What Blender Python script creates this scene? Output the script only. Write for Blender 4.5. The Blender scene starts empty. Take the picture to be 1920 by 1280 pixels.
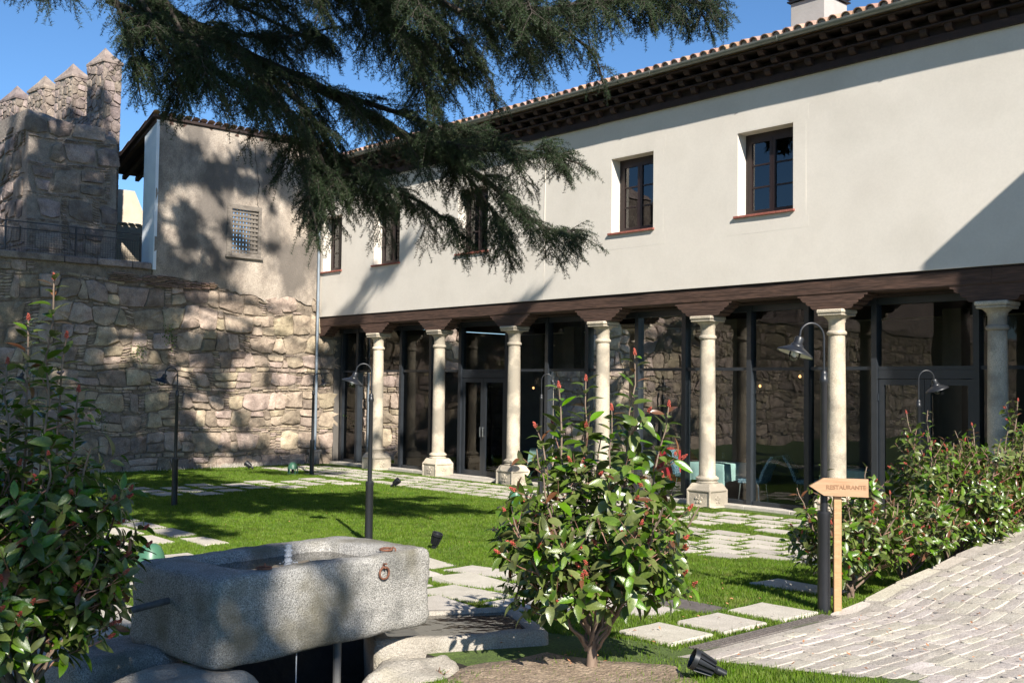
import bpy, bmesh, math, random
import numpy as np
from mathutils import Vector, Matrix, noise

scene = bpy.context.scene
col = scene.collection
rad = math.radians

# ---------------------------------------------------------------- camera
A, PT, RL = rad(42.2), math.atan(88 / 1988), rad(.73)
Fv = Vector((-math.cos(A) * math.cos(PT), math.sin(A) * math.cos(PT), math.sin(PT)))
R0 = Vector((math.sin(A), math.cos(A), 0))
U0 = R0.cross(Fv)
Uv = U0 * math.cos(RL) - R0 * math.sin(RL)
Rv = R0 * math.cos(RL) + U0 * math.sin(RL)
cam_data = bpy.data.cameras.new('camera')
cam = bpy.data.objects.new('camera', cam_data)
col.objects.link(cam)
M4 = Matrix((Rv, Uv, -Fv)).transposed().to_4x4()
M4.translation = Vector((0, 0, 2.2))
cam.matrix_world = M4
cam_data.sensor_width = 36
cam_data.lens = 1988 / 1920 * 36
cam_data.clip_start = .05
cam_data.clip_end = 2000
scene.camera = cam

# ---------------------------------------------------------------- world, sun, exposure
SUN = Vector((2.24, -1.0, 1.78)).normalized()       # towards the sun
world = bpy.data.worlds.new('World')
scene.world = world
world.use_nodes = True
wn = world.node_tree
bg = wn.nodes['Background']
sky = wn.nodes.new('ShaderNodeTexSky')
sky.sky_type = 'NISHITA'
sky.sun_disc = False
sky.sun_elevation = math.asin(SUN.z)
sky.sun_rotation = math.atan2(SUN.x, SUN.y)
sky.altitude = 1600
sky.air_density = 1.0
sky.dust_density = 0.0
sky.ozone_density = 6.0
shs = wn.nodes.new('ShaderNodeHueSaturation'); shs.inputs['Saturation'].default_value = 1.06; shs.inputs['Hue'].default_value = .497
wn.links.new(sky.outputs[0], shs.inputs['Color']); wn.links.new(shs.outputs[0], bg.inputs[0])
bg.inputs[1].default_value = .085
sl = bpy.data.lights.new('sun', 'SUN')
sl.energy = 5.0
sl.angle = rad(.55)
sl.color = (1, .94, .845)
sun = bpy.data.objects.new('sun', sl)
sun.rotation_euler = SUN.to_track_quat('Z', 'Y').to_euler()
col.objects.link(sun)
scene.view_settings.view_transform = 'Standard'
scene.view_settings.look = 'None'
scene.view_settings.exposure = .95
scene.view_settings.gamma = 1
scene.view_settings.use_curve_mapping = False

# ---------------------------------------------------------------- helpers
def tag(o, label=None, cat=None, group=None, kind=None):
    if label: o['label'] = label
    if cat: o['category'] = cat
    if group: o['group'] = group
    if kind: o['kind'] = kind
    return o

def empty(name, loc=(0, 0, 0), rz=0, **k):
    o = bpy.data.objects.new(name, None)
    o.empty_display_size = .1
    o.location = loc
    o.rotation_euler = (0, 0, rz)
    col.objects.link(o)
    return tag(o, **k)

def link_mesh(name, me, m, parent=None, loc=None, **k):
    o = bpy.data.objects.new(name, me)
    if m and not me.materials: me.materials.append(m)
    col.objects.link(o)
    if parent: o.parent = parent
    if loc is not None: o.location = loc
    return tag(o, **k)

def smooth(me, deg=40):
    n = len(me.polygons)
    me.polygons.foreach_set('use_smooth', [True] * n)
    if deg < 180:
        try: me.set_sharp_from_angle(angle=rad(deg))
        except Exception: pass

class MB:
    """collects shapes as verts/faces and links them as one mesh object"""
    def __init__(s): s.v = []; s.f = []; s.r = []
    def add(s, vs, fs, rnd=None):
        b = len(s.v); s.v += [tuple(v) for v in vs]
        s.f += [tuple(i + b for i in f) for f in fs]
        s.r += [random.random() if rnd is None else rnd] * len(vs)
        return s
    def box(s, x0, x1, y0, y1, z0, z1, rnd=None):
        vs = [(x, y, z) for z in (z0, z1) for y in (y0, y1) for x in (x0, x1)]
        return s.add(vs, [(0, 2, 3, 1), (4, 5, 7, 6), (0, 1, 5, 4), (2, 6, 7, 3), (0, 4, 6, 2), (1, 3, 7, 5)], rnd)
    def bbox(s, x0, x1, y0, y1, z0, z1, c=.01, rnd=None):
        """box with chamfered edges"""
        bm = bmesh.new(); bmesh.ops.create_cube(bm, size=1)
        for v in bm.verts:
            v.co = Vector((x0 if v.co.x < 0 else x1, y0 if v.co.y < 0 else y1, z0 if v.co.z < 0 else z1))
        bmesh.ops.bevel(bm, geom=bm.edges[:], offset=c, segments=1, affect='EDGES')
        bm.verts.index_update()
        s.add([v.co[:] for v in bm.verts], [[v.index for v in f.verts] for f in bm.faces], rnd); bm.free()
        return s
    def tube(s, pts, rs, n=8, cap=True, rnd=None):
        pts = [Vector(p) for p in pts]
        if not hasattr(rs, '__len__'): rs = [rs] * len(pts)
        vs = []; fs = []; ref = None
        for i, p in enumerate(pts):
            t = (pts[min(i + 1, len(pts) - 1)] - pts[max(i - 1, 0)])
            if t.length < 1e-9: t = Vector((0, 0, 1))
            t.normalize()
            if ref is None:
                ref = Vector((1, 0, 0)) if abs(t.x) < .8 else Vector((0, 1, 0))
            u = (ref - t * ref.dot(t)).normalized(); ref = u
            w = t.cross(u)
            for k in range(n):
                a = 2 * math.pi * k / n
                vs.append(p + (u * math.cos(a) + w * math.sin(a)) * rs[i])
        for i in range(len(pts) - 1):
            for k in range(n):
                a = i * n + k; b = i * n + (k + 1) % n
                fs.append((a, b, b + n, a + n))
        if cap:
            fs.append(tuple(range(n - 1, -1, -1)))
            fs.append(tuple(range((len(pts) - 1) * n, len(pts) * n)))
        return s.add(vs, fs, rnd)
    def lathe(s, prof, n=20, c=(0, 0, 0), rnd=None, axis=None, cap=True):
        vs = []; fs = []
        for r, z in prof:
            for k in range(n):
                a = 2 * math.pi * k / n
                vs.append(Vector((r * math.cos(a), r * math.sin(a), z)))
        if axis is not None:
            q = Vector((0, 0, 1)).rotation_difference(Vector(axis).normalized())
            vs = [q @ v for v in vs]
        vs = [v + Vector(c) for v in vs]
        for i in range(len(prof) - 1):
            for k in range(n):
                a = i * n + k; b = i * n + (k + 1) % n
                fs.append((a, b, b + n, a + n))
        if cap:
            fs.append(tuple(range(n - 1, -1, -1)))
            fs.append(tuple(range((len(prof) - 1) * n, len(prof) * n)))
        return s.add(vs, fs, rnd)
    def prism(s, poly, fn, t0, t1, rnd=None):
        """extrude a 2-D outline; fn(u, v, t) gives the 3-D point"""
        n = len(poly)
        vs = [fn(u, v, t0) for u, v in poly] + [fn(u, v, t1) for u, v in poly]
        fs = [tuple(range(n - 1, -1, -1)), tuple(range(n, 2 * n))]
        fs += [(i, (i + 1) % n, n + (i + 1) % n, n + i) for i in range(n)]
        return s.add(vs, fs, rnd)
    def mesh(s, name, sm=None, fix=True):
        me = bpy.data.meshes.new(name)
        me.from_pydata(s.v, [], s.f)
        at = me.attributes.new('rnd', 'FLOAT', 'POINT')
        at.data.foreach_set('value', s.r)
        if fix:
            bm = bmesh.new(); bm.from_mesh(me)
            bmesh.ops.recalc_face_normals(bm, faces=bm.faces[:])
            bm.to_mesh(me); bm.free()
        if sm: smooth(me, sm)
        return me
    def build(s, name, m, parent=None, sm=None, loc=None, **k):
        return link_mesh(name, s.mesh(name, sm), m, parent, loc, **k)

def copy_tree(o, parent=None):
    c = o.copy(); col.objects.link(c); c.parent = parent
    for ch in list(o.children): copy_tree(ch, c)
    return c

def np_mesh(name, verts, nper, rnd=None, uv=None):
    """verts (N*nper, 3) as N separate triangles or quads"""
    verts = np.ascontiguousarray(verts, dtype=np.float32).reshape(-1, 3)
    n = len(verts)
    me = bpy.data.meshes.new(name)
    me.vertices.add(n); me.vertices.foreach_set('co', verts.ravel())
    me.loops.add(n); me.loops.foreach_set('vertex_index', np.arange(n, dtype=np.int32))
    me.polygons.add(n // nper)
    me.polygons.foreach_set('loop_start', np.arange(0, n, nper, dtype=np.int32))
    me.update(calc_edges=True)
    if rnd is not None:
        at = me.attributes.new('rnd', 'FLOAT', 'POINT'); at.data.foreach_set('value', np.ascontiguousarray(rnd, dtype=np.float32))
    return me

# ---------------------------------------------------------------- materials
def principled(name):
    m = bpy.data.materials.new(name); m.use_nodes = True
    nt = m.node_tree
    return m, nt, nt.nodes['Principled BSDF']

def ramp(nt, cols, lo=.3, hi=.7):
    r = nt.nodes.new('ShaderNodeValToRGB')
    e = r.color_ramp.elements
    while len(e) < len(cols): e.new(.5)
    for i, c in enumerate(cols):
        e[i].position = lo + (hi - lo) * i / (len(cols) - 1)
        e[i].color = (c[0], c[1], c[2], 1)
    return r

def mat(name, cols, scale=3., rough=.85, bump=0., bscale=20., piece=.0, hue=.0, fine=0., fscale=120., coord='Position',
        stretch=None, metal=0., spec=.5, detail=6, dist=0., coat=0., lo=.3, hi=.7, trans=0., moss=None):
    m, nt, b = principled(name)
    N = nt.nodes; L = nt.links
    if coord == 'Position':
        g = N.new('ShaderNodeNewGeometry'); co = g.outputs['Position']
    else:
        g = N.new('ShaderNodeTexCoord'); co = g.outputs['Object']
    if stretch:
        mp = N.new('ShaderNodeMapping'); mp.inputs['Scale'].default_value = stretch
        L.new(co, mp.inputs[0]); co = mp.outputs[0]
    n1 = N.new('ShaderNodeTexNoise'); n1.inputs['Scale'].default_value = scale
    n1.inputs['Detail'].default_value = detail; n1.inputs['Roughness'].default_value = .6
    n1.inputs['Distortion'].default_value = dist
    L.new(co, n1.inputs['Vector'])
    r = ramp(nt, cols, lo, hi); L.new(n1.outputs['Fac'], r.inputs[0])
    c = r.outputs[0]
    if piece or hue:
        oi = N.new('ShaderNodeObjectInfo'); at = N.new('ShaderNodeAttribute'); at.attribute_name = 'rnd'
        ad = N.new('ShaderNodeMath'); ad.operation = 'ADD'
        L.new(oi.outputs['Random'], ad.inputs[0]); L.new(at.outputs['Fac'], ad.inputs[1])
        fr = N.new('ShaderNodeMath'); fr.operation = 'FRACT'; L.new(ad.outputs[0], fr.inputs[0])
        wn_ = N.new('ShaderNodeTexWhiteNoise'); wn_.noise_dimensions = '1D'; L.new(fr.outputs[0], wn_.inputs['W'])
        hs = N.new('ShaderNodeHueSaturation')
        mv = N.new('ShaderNodeMapRange'); mv.inputs['To Min'].default_value = 1 - piece; mv.inputs['To Max'].default_value = 1 + piece
        L.new(fr.outputs[0], mv.inputs['Value']); L.new(mv.outputs[0], hs.inputs['Value'])
        mh = N.new('ShaderNodeMapRange'); mh.inputs['To Min'].default_value = .5 - hue; mh.inputs['To Max'].default_value = .5 + hue
        L.new(wn_.outputs['Value'], mh.inputs['Value']); L.new(mh.outputs[0], hs.inputs['Hue'])
        ms = N.new('ShaderNodeMapRange'); ms.inputs['To Min'].default_value = 1 - 6 * hue; ms.inputs['To Max'].default_value = 1 + 6 * hue
        L.new(wn_.outputs['Value'], ms.inputs['Value']); L.new(ms.outputs[0], hs.inputs['Saturation'])
        L.new(c, hs.inputs['Color']); c = hs.outputs[0]
    if fine:
        n2 = N.new('ShaderNodeTexNoise'); n2.inputs['Scale'].default_value = fscale; n2.inputs['Detail'].default_value = 3
        L.new(co, n2.inputs['Vector'])
        r2 = ramp(nt, [(1 - fine,) * 3, (1 + fine,) * 3], .35, .65); L.new(n2.outputs['Fac'], r2.inputs[0])
        mx = N.new('ShaderNodeMix'); mx.data_type = 'RGBA'; mx.blend_type = 'MULTIPLY'; mx.inputs[0].default_value = 1
        L.new(c, mx.inputs[6]); L.new(r2.outputs[0], mx.inputs[7]); c = mx.outputs[2]
    if moss:
        n3 = N.new('ShaderNodeTexNoise'); n3.inputs['Scale'].default_value = moss[1]; n3.inputs['Detail'].default_value = 8
        L.new(co, n3.inputs['Vector'])
        r3 = ramp(nt, [(0, 0, 0), (1, 1, 1)], moss[2], moss[2] + .12); L.new(n3.outputs['Fac'], r3.inputs[0])
        mx = N.new('ShaderNodeMix'); mx.data_type = 'RGBA'
        ml = N.new('ShaderNodeMath'); ml.operation = 'MULTIPLY'; ml.inputs[1].default_value = moss[3]
        L.new(r3.outputs[0], ml.inputs[0]); L.new(ml.outputs[0], mx.inputs[0])
        L.new(c, mx.inputs[6]); mx.inputs[7].default_value = (*moss[0], 1); c = mx.outputs[2]
    L.new(c, b.inputs['Base Color'])
    b.inputs['Roughness'].default_value = rough
    b.inputs['Metallic'].default_value = metal
    b.inputs['Specular IOR Level'].default_value = spec
    if coat: b.inputs['Coat Weight'].default_value = coat
    if bump:
        n4 = N.new('ShaderNodeTexNoise'); n4.inputs['Scale'].default_value = bscale; n4.inputs['Detail'].default_value = 6
        L.new(co, n4.inputs['Vector'])
        bp = N.new('ShaderNodeBump'); bp.inputs['Strength'].default_value = 1.; bp.inputs['Distance'].default_value = bump
        L.new(n4.outputs['Fac'], bp.inputs['Height']); L.new(bp.outputs[0], b.inputs['Normal'])
    if trans:
        tr = N.new('ShaderNodeBsdfTranslucent'); mxs = N.new('ShaderNodeMixShader'); mxs.inputs[0].default_value = trans
        hs2 = N.new('ShaderNodeHueSaturation'); hs2.inputs['Value'].default_value = 1.6; L.new(c, hs2.inputs['Color'])
        L.new(hs2.outputs[0], tr.inputs[0])
        L.new(b.outputs[0], mxs.inputs[1]); L.new(tr.outputs[0], mxs.inputs[2])
        L.new(mxs.outputs[0], nt.nodes['Material Output'].inputs[0])
    return m

def glass(name, tint, ior=1.6, rough=0.0):
    m = bpy.data.materials.new(name); m.use_nodes = True
    nt = m.node_tree; N = nt.nodes; L = nt.links
    N.remove(N['Principled BSDF'])
    t = N.new('ShaderNodeBsdfTransparent'); t.inputs[0].default_value = (*tint, 1)
    g = N.new('ShaderNodeBsdfGlossy'); g.inputs['Roughness'].default_value = rough
    f = N.new('ShaderNodeFresnel'); f.inputs[0].default_value = ior
    # slight waviness of the panes
    no = N.new('ShaderNodeTexNoise'); no.inputs['Scale'].default_value = 1.3; no.inputs['Detail'].default_value = 1
    ge = N.new('ShaderNodeNewGeometry'); L.new(ge.outputs['Position'], no.inputs['Vector'])
    bp = N.new('ShaderNodeBump'); bp.inputs['Distance'].default_value = .0035; L.new(no.outputs['Fac'], bp.inputs['Height'])
    L.new(bp.outputs[0], g.inputs['Normal'])
    mx = N.new('ShaderNodeMixShader')
    L.new(f.outputs[0], mx.inputs[0]); L.new(t.outputs[0], mx.inputs[1]); L.new(g.outputs[0], mx.inputs[2])
    L.new(mx.outputs[0], N['Material Output'].inputs[0])
    return m

def emit(name, c, s):
    m, nt, b = principled(name)
    b.inputs['Base Color'].default_value = (*c, 1)
    b.inputs['Emission Color'].default_value = (*c, 1); b.inputs['Emission Strength'].default_value = s
    return m

MT = dict(
    plaster=mat('plaster', [(.60, .552, .485), (.665, .615, .545), (.62, .57, .503)], .6, .9, .0012, 5, fine=.02, fscale=30),
    oldplaster=mat('weathered_plaster', [(.23, .19, .155), (.36, .305, .25), (.44, .375, .31)], 2.2, .95, .016, 34, fine=.2, fscale=44, dist=.3, lo=.32, hi=.66, moss=((.115, .10, .088), .8, .43, .85), stretch=(1, 1, .7)),
    limewash=mat('limewash', [(.70, .74, .78), (.8, .83, .86)], 3, .9, .005, 20),
    cream=mat('cream_render', [(.50, .42, .32), (.58, .50, .40)], 3, .9, .006, 20, fine=.08),
    stone=mat('wall_stone', [(.17, .13, .10), (.32, .25, .19), (.43, .345, .26)], 4.0, .92, .03, 11, piece=.34, hue=.022, fine=.22, fscale=55, lo=.28, hi=.7),
    towerstone=mat('tower_stone', [(.13, .10, .088), (.24, .19, .165), (.32, .26, .22)], 3.5, .93, .03, 12, piece=.32, hue=.025, fine=.22, fscale=50),
    mortar=mat('mortar', [(.15, .12, .09), (.29, .235, .18)], 6, .96, .05, 18, fine=.2, fscale=60),
    brick=mat('old_brick', [(.20, .125, .09), (.30, .20, .15)], 12, .9, .006, 60, piece=.3, hue=.02),
    granite=mat('granite', [(.17, .165, .15), (.32, .305, .28), (.24, .23, .21)], 3.5, .9, .012, 90, fine=.55, fscale=130, lo=.3, hi=.7, moss=((.13, .115, .075), 2.0, .50, .75)),
    granite_lt=mat('pale_granite', [(.26, .23, .19), (.40, .365, .31)], 3, .88, .016, 50, fine=.28, fscale=130, moss=((.25, .22, .15), 3, .58, .5)),
    colstone=mat('column_stone', [(.43, .36, .265), (.53, .455, .35), (.44, .38, .29)], 3.5, .9, .010, 60, piece=.12, fine=.24, fscale=80, moss=((.26, .23, .185), 1.7, .47, .8)),
    slab=mat('paving_granite', [(.38, .345, .29), (.48, .44, .38)], 6, .9, .006, 60, piece=.13, hue=.01, fine=.16, fscale=120),
    sett=mat('sett_stone', [(.36, .315, .27), (.48, .435, .38)], 7, .9, .008, 40, piece=.17, hue=.03, fine=.2, fscale=110),
    bedding=mat('sett_mortar', [(.30, .265, .225), (.42, .38, .33)], 8, .95, .012, 40, fine=.25, fscale=90),
    soil=mat('soil', [(.17, .12, .08), (.36, .275, .195)], 7, .97, .03, 30, fine=.35, fscale=70),
    turf=mat('turf', [(.05, .080, .012), (.08, .125, .02)], 4, .95, .02, 60, fine=.3, fscale=50),
    blade=mat('grass_blade', [(.12, .145, .025), (.080, .140, .012), (.135, .205, .022), (.085, .155, .014), (.16, .205, .035)], 1.7, .55, 0, piece=.3, hue=.02, trans=.3, spec=.3),
    wood=mat('dark_beam', [(.024, .014, .010), (.078, .042, .029), (.048, .027, .019)], 1.6, .8, .014, 9, fine=.3, fscale=18, stretch=(.25, 3, 3), lo=.3, hi=.7),
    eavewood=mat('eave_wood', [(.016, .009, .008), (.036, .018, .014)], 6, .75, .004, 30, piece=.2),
    eaveend=mat('corbel_wood', [(.016, .009, .007), (.045, .020, .014)], 8, .7, .004, 30, piece=.4),
    winwood=mat('window_wood', [(.014, .008, .008), (.024, .012, .011)], 8, .45, 0),
    metal=mat('black_metal', [(.012, .013, .015), (.018, .019, .022)], 4, .38, 0, spec=.5),
    frame=mat('frame_metal', [(.020, .024, .029), (.027, .031, .037)], 4, .35, 0),
    shade_in=mat('shade_enamel', [(.55, .54, .46), (.65, .63, .54)], 6, .35, 0),
    zinc=mat('zinc', [(.15, .165, .15), (.23, .24, .22)], 3, .45, .001, 30, metal=.3),
    pipe=mat('galvanised_pipe', [(.25, .29, .33), (.36, .40, .44)], 3, .4, 0, metal=.5),
    rust=mat('rusty_iron', [(.09, .035, .02), (.22, .09, .05)], 40, .85, .003, 120),
    darkiron=mat('dark_iron', [(.07, .06, .055), (.15, .13, .12)], 25, .7, .002, 90),
    tile=mat('roof_tile', [(.28, .145, .10), (.40, .24, .18), (.31, .26, .22)], 5, .9, .006, 40, piece=.25, hue=.02),
    sill=mat('terracotta_sill', [(.23, .07, .05), (.32, .11, .08)], 9, .8, .003, 60),
    oldwood=mat('grey_weathered_wood', [(.10, .085, .07), (.23, .20, .17)], 6, .9, .006, 40, stretch=(1, 1, 4)),
    signwood=mat('sign_wood', [(.36, .20, .09), (.48, .29, .145)], 5, .65, .001, 40, stretch=(2, 2, 9), fine=.08, fscale=30),
    signboard=mat('sign_board_wood', [(.33, .185, .095), (.44, .265, .15)], 5, .6, .001, 40, stretch=(1, 1, 9)),
    lettershade=mat('letter_shade_wood', [(.22, .115, .055), (.30, .17, .09)], 12, .7, 0),
    leaf=mat('leaf', [(.065, .100, .016), (.120, .170, .032)], 8, .27, .0008, 60, piece=.38, hue=.035, trans=.16, coord='Object', spec=.55),
    leafred=mat('bronze_leaf', [(.12, .045, .022), (.17, .08, .035)], 8, .3, 0, piece=.3, trans=.2, coord='Object'),
    bud=mat('red_bud', [(.26, .03, .022), (.42, .09, .05)], 30, .6, 0, piece=.3),
    stem=mat('reddish_stem', [(.20, .09, .06), (.34, .19, .14)], 14, .7, 0),
    bark=mat('bark', [(.13, .085, .06), (.26, .19, .14)], 14, .9, .004, 60, stretch=(1, 1, .3)),
    cedarbark=mat('cedar_bark', [(.02, .016, .013), (.06, .047, .038)], 9, .95, .02, 30),
    needle=mat('cedar_needle', [(.011, .024, .008), (.033, .053, .018)], 1.6, .6, 0, piece=.4, hue=.02, trans=.08, spec=.35),
    green=mat('green_plastic', [(.045, .13, .075), (.06, .16, .10)], 4, .4, 0),
    pot=mat('grey_pot', [(.16, .15, .14), (.22, .21, .20)], 6, .8, .003, 30),
    aqua=mat('aqua_cloth', [(.40, .60, .56), (.46, .66, .62)], 3, .85, .004, 12),
    bluefab=mat('blue_pattern_fabric', [(.03, .09, .15), (.25, .38, .45)], 45, .85, 0, lo=.47, hi=.53, detail=1),
    redfab=mat('red_fabric', [(.45, .02, .03), (.6, .03, .05)], 3, .6, 0),
    wicker=mat('wicker', [(.22, .14, .05), (.45, .30, .12)], 30, .7, .004, 60),
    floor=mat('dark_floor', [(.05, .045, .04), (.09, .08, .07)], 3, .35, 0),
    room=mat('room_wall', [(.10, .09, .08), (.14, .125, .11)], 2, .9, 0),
    chrome=mat('pale_metal', [(.5, .5, .5), (.6, .6, .6)], 3, .25, 0, metal=.9),
    chim=mat('grey_render', [(.36, .34, .32), (.42, .40, .38)], 3, .9, .003, 30),
    white=mat('white_plastic', [(.6, .6, .58), (.7, .7, .68)], 3, .5, 0),
    dead=mat('dry_leaf', [(.30, .13, .06), (.45, .22, .11)], 20, .8, 0, piece=.4),
    glass=glass('window_glass', (.82, .86, .85), 1.52),
    pane=glass('upper_glass', (.35, .38, .42), 2.0),
    clear=glass('clear_glass', (.93, .95, .95), 1.45),
    bulb=emit('warm_bulb', (1., .50, .18), 1.6),
)
def water_mat():
    m, nt, b = principled('water')
    N = nt.nodes; L = nt.links
    b.inputs['Base Color'].default_value = (.055, .05, .04, 1)
    b.inputs['Roughness'].default_value = .04
    b.inputs['IOR'].default_value = 1.33
    b.inputs['Specular IOR Level'].default_value = .9
    n = N.new('ShaderNodeTexNoise'); n.inputs['Scale'].default_value = 7; n.inputs['Detail'].default_value = 2
    g = N.new('ShaderNodeNewGeometry'); L.new(g.outputs['Position'], n.inputs['Vector'])
    bp = N.new('ShaderNodeBump'); bp.inputs['Distance'].default_value = .0025
    L.new(n.outputs['Fac'], bp.inputs['Height']); L.new(bp.outputs[0], b.inputs['Normal'])
    return m
MT['water'] = water_mat()
MT['shade_crack_dark'] = mat('painted_shade_and_crack', [(.018, .015, .012), (.04, .033, .026)], 6, .7, .02, 20)  # shade under the trough painted as near-black earth; also fills the plaster crack
MT['shadepipe'] = mat('shade_grey_pipe', [(.10, .10, .10), (.15, .15, .145)], 4, .5)  # pipe darkened to stand for the shade under the trough
MT['towermortar'] = mat('tower_mortar', [(.20, .165, .14), (.30, .255, .215)], 7, .95, .03, 20, fine=.2, fscale=60)
def jet_mat():
    m, nt, b = principled('foamy_water')
    b.inputs['Base Color'].default_value = (.62, .66, .72, 1); b.inputs['Roughness'].default_value = .2
    b.inputs['Alpha'].default_value = .38
    return m
MT['jet'] = jet_mat()

# ---------------------------------------------------------------- ground height
def sst(t): t = max(0., min(1., t)); return t * t * (3 - 2 * t)
def g(x, y):
    """height of lawn and beds"""
    h = .30 * sst((x + 13.5) / 8.5) * (1 - sst((y - 8.5) / 5.0) * .9)
    if x > -4.9: h += .104 * (x + 4.9)
    return h
def ramp_z(x, y):
    return .30 + .105 * (x + 4.9) + .115 * max(0., y - 8.1) * sst((y - 7.6) / 1.6) + .006

# ================================================================ ground
random.seed(4)
PIT = (-7.0, -5.5, 2.7, 4.7)
def in_pit(x, y): return PIT[0] < x < PIT[1] and PIT[2] < y < PIT[3]
xs = [-400, -120, -60, -40] + [-30 + .5 * i for i in range(34)] + [-13 + .25 * i for i in range(62)] + [2.5 + 1.5 * i for i in range(10)] + [40, 120, 400]
ys = [-400, -120, -60, -30] + [-20 + i for i in range(20)] + [.25 * i for i in range(62)] + [15.5 + .5 * i for i in range(6)] + [20, 26, 40, 120, 400]
mb = MB(); nx = len(xs); ny = len(ys)
for y in ys:
    for x in xs:
        z = g(min(max(x, -60), 3), y) + .012 * noise.noise(Vector((x, y, 0)) * 1.1)
        if x < -26.2 or y > 16.6: z = -.03
        if in_pit(x, y): z -= .95
        mb.v.append((x, y, z)); mb.r.append(0)
for j in range(ny - 1):
    for i in range(nx - 1):
        a = j * nx + i; mb.f.append((a, a + 1, a + nx + 1, a + nx))
lg = mb.build('lawn_ground', MT['turf'], sm=180, kind='structure')
lg.data.materials.append(MT['shade_crack_dark'])  # pit faces get the shade as a dark colour
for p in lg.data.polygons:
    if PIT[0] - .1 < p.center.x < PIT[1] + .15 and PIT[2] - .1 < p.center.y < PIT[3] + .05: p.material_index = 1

def sheet(name, x0, x1, y0, y1, fz, step, m, **k):
    b = MB(); n = max(1, int((x1 - x0) / step)); q = max(1, int((y1 - y0) / step))
    for j in range(q + 1):
        for i in range(n + 1):
            x = x0 + (x1 - x0) * i / n; y = y0 + (y1 - y0) * j / q
            b.v.append((x, y, fz(x, y))); b.r.append(0)
    for j in range(q):
        for i in range(n):
            a = j * (n + 1) + i; b.f.append((a, a + 1, a + n + 2, a + n + 1))
    return b.build(name, m, sm=180, **k)

# soil bed round the middle shrub
b = MB(); cx, cy = -4.8, 4.85; n = 40; rings = [0, .35, .7, .95, 1.0]
for r in rings:
    for k in range(n):
        a = 2 * math.pi * k / n
        w = 1 + .16 * noise.noise(Vector((math.cos(a) * 1.7, math.sin(a) * 1.7, 3)))
        x = cx + .85 * r * w * math.cos(a); y = cy + .85 * r * w * math.sin(a)
        if y > 6.2: y = 6.2 + (y - 6.2) * .1
        z = g(x, y) + .012 * (1 - r * r) + .012 + .03 * noise.noise(Vector((x, y, 1)) * 4) - (.05 if r == 1 else 0)
        b.v.append((x, y, z)); b.r.append(0)
for i in range(len(rings) - 1):
    for k in range(n):
        a = i * n + k; c = i * n + (k + 1) % n; b.f.append((a, c, c + n, a + n))
b.build('soil_bed', MT['soil'], sm=180, kind='structure')

# ---------------------------------------------------------------- paving slabs
slab_mask = []          # rectangles kept free of grass
SLABM = []
def slab_variant(seed):
    random.seed(seed)
    bm = bmesh.new(); bmesh.ops.create_cube(bm, size=1)
    for v in bm.verts:
        v.co.z = 0 if v.co.z < 0 else 1
        if v.co.z > 0:
            v.co.x += random.uniform(-.025, .025); v.co.y += random.uniform(-.035, .035)
    bmesh.ops.subdivide_edges(bm, edges=[e for e in bm.edges if abs(e.verts[0].co.z - e.verts[1].co.z) < .1 and e.verts[0].co.z > .5], cuts=3)
    for v in bm.verts:
        if 0.9 < v.co.z:
            v.co.x += random.uniform(-.012, .012); v.co.y += random.uniform(-.016, .016)
    top = [f for f in bm.faces if all(v.co.z > .9 for v in f.verts)]
    r = bmesh.ops.inset_region(bm, faces=top, thickness=.02)
    for v in set(v for f in top for v in f.verts): v.co.z = 1.15
    me = bpy.data.meshes.new('slab'); bm.to_mesh(me); bm.free(); smooth(me, 30)
    me.materials.append(MT['slab']); return me
for i in range(7): SLABM.append(slab_variant(20 + i))
def slab_obj(parent, x, y, w, h, name='paving_slab'):
    o = bpy.data.objects.new(name, random.choice(SLABM))
    o.parent = parent; z = g(x, y)
    o.location = (x, y, z - .03); o.scale = (w, h, .048 + random.uniform(-.004, .006))
    o.rotation_euler = (random.uniform(-.006, .006), random.uniform(-.006, .006) - math.atan((g(x + .3, y) - g(x - .3, y)) / .6), random.uniform(-.02, .02) + random.choice((0, math.pi)))
    col.objects.link(o); slab_mask.append((x - w / 2, x + w / 2, y - h / 2, y + h / 2))
    return o
random.seed(11)
terrace = empty('terrace_paving', kind='structure')
ringp = empty('lawn_path', kind='structure')
frontp = empty('garden_path', kind='structure')
def field(par, x0, x1, y0, y1, w, h, gx, gy, skip=.04, avoid=None, jit=.1):
    y = y0 + h / 2; row = 0
    while y + h / 2 < y1 + .05:
        x = x0 + (w / 2 if row % 2 == 0 else w + gx / 2) + random.uniform(-.06, .06)
        while x + w / 2 < x1 + .05:
            ww = w * random.uniform(1 - jit, 1 + jit)
            if random.random() > skip and not (avoid and avoid(x, y)):
                slab_obj(par, x, y, ww, h * random.uniform(.93, 1.05))
            x += w + gx + random.uniform(-.02, .02)
        y += h + gy; row += 1
field(terrace, -11.2, -6.6, 10.85, 14.0, .55, .37, .14, .105)
field(terrace, -25.3, -6.6, 14.05, 16.05, .55, .37, .15, .11)
field(ringp, -13.0, -11.3, 13.3, 14.0, .52, .37, .2, .14)
field(ringp, -21.9, -19.7, 8.9, 13.8, .5, .5, .2, .2)
field(ringp, -21.6, -13.2, 5.6, 7.5, .85, .38, .18, .16, .05)
field(frontp, -12.9, -5.55, 5.7, 8.35, .90, .47, .125, .12, .02, lambda x, y: (x > -7.3 and y < 6.0) or (-6.3 < x < -5.5 and 7.35 < y < 7.75))
field(frontp, -12.6, -7.4, 1.6, 5.5, .8, .5, .18, .16, .04)
for x, y, w, h in ((-5.35, 6.5, .55, .5), (-5.3, 7.15, .5, .55), (-5.3, 7.85, .56, .5), (-5.8, 9.14, .9, .42)):
    slab_obj(frontp, x, y, w, h)
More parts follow.
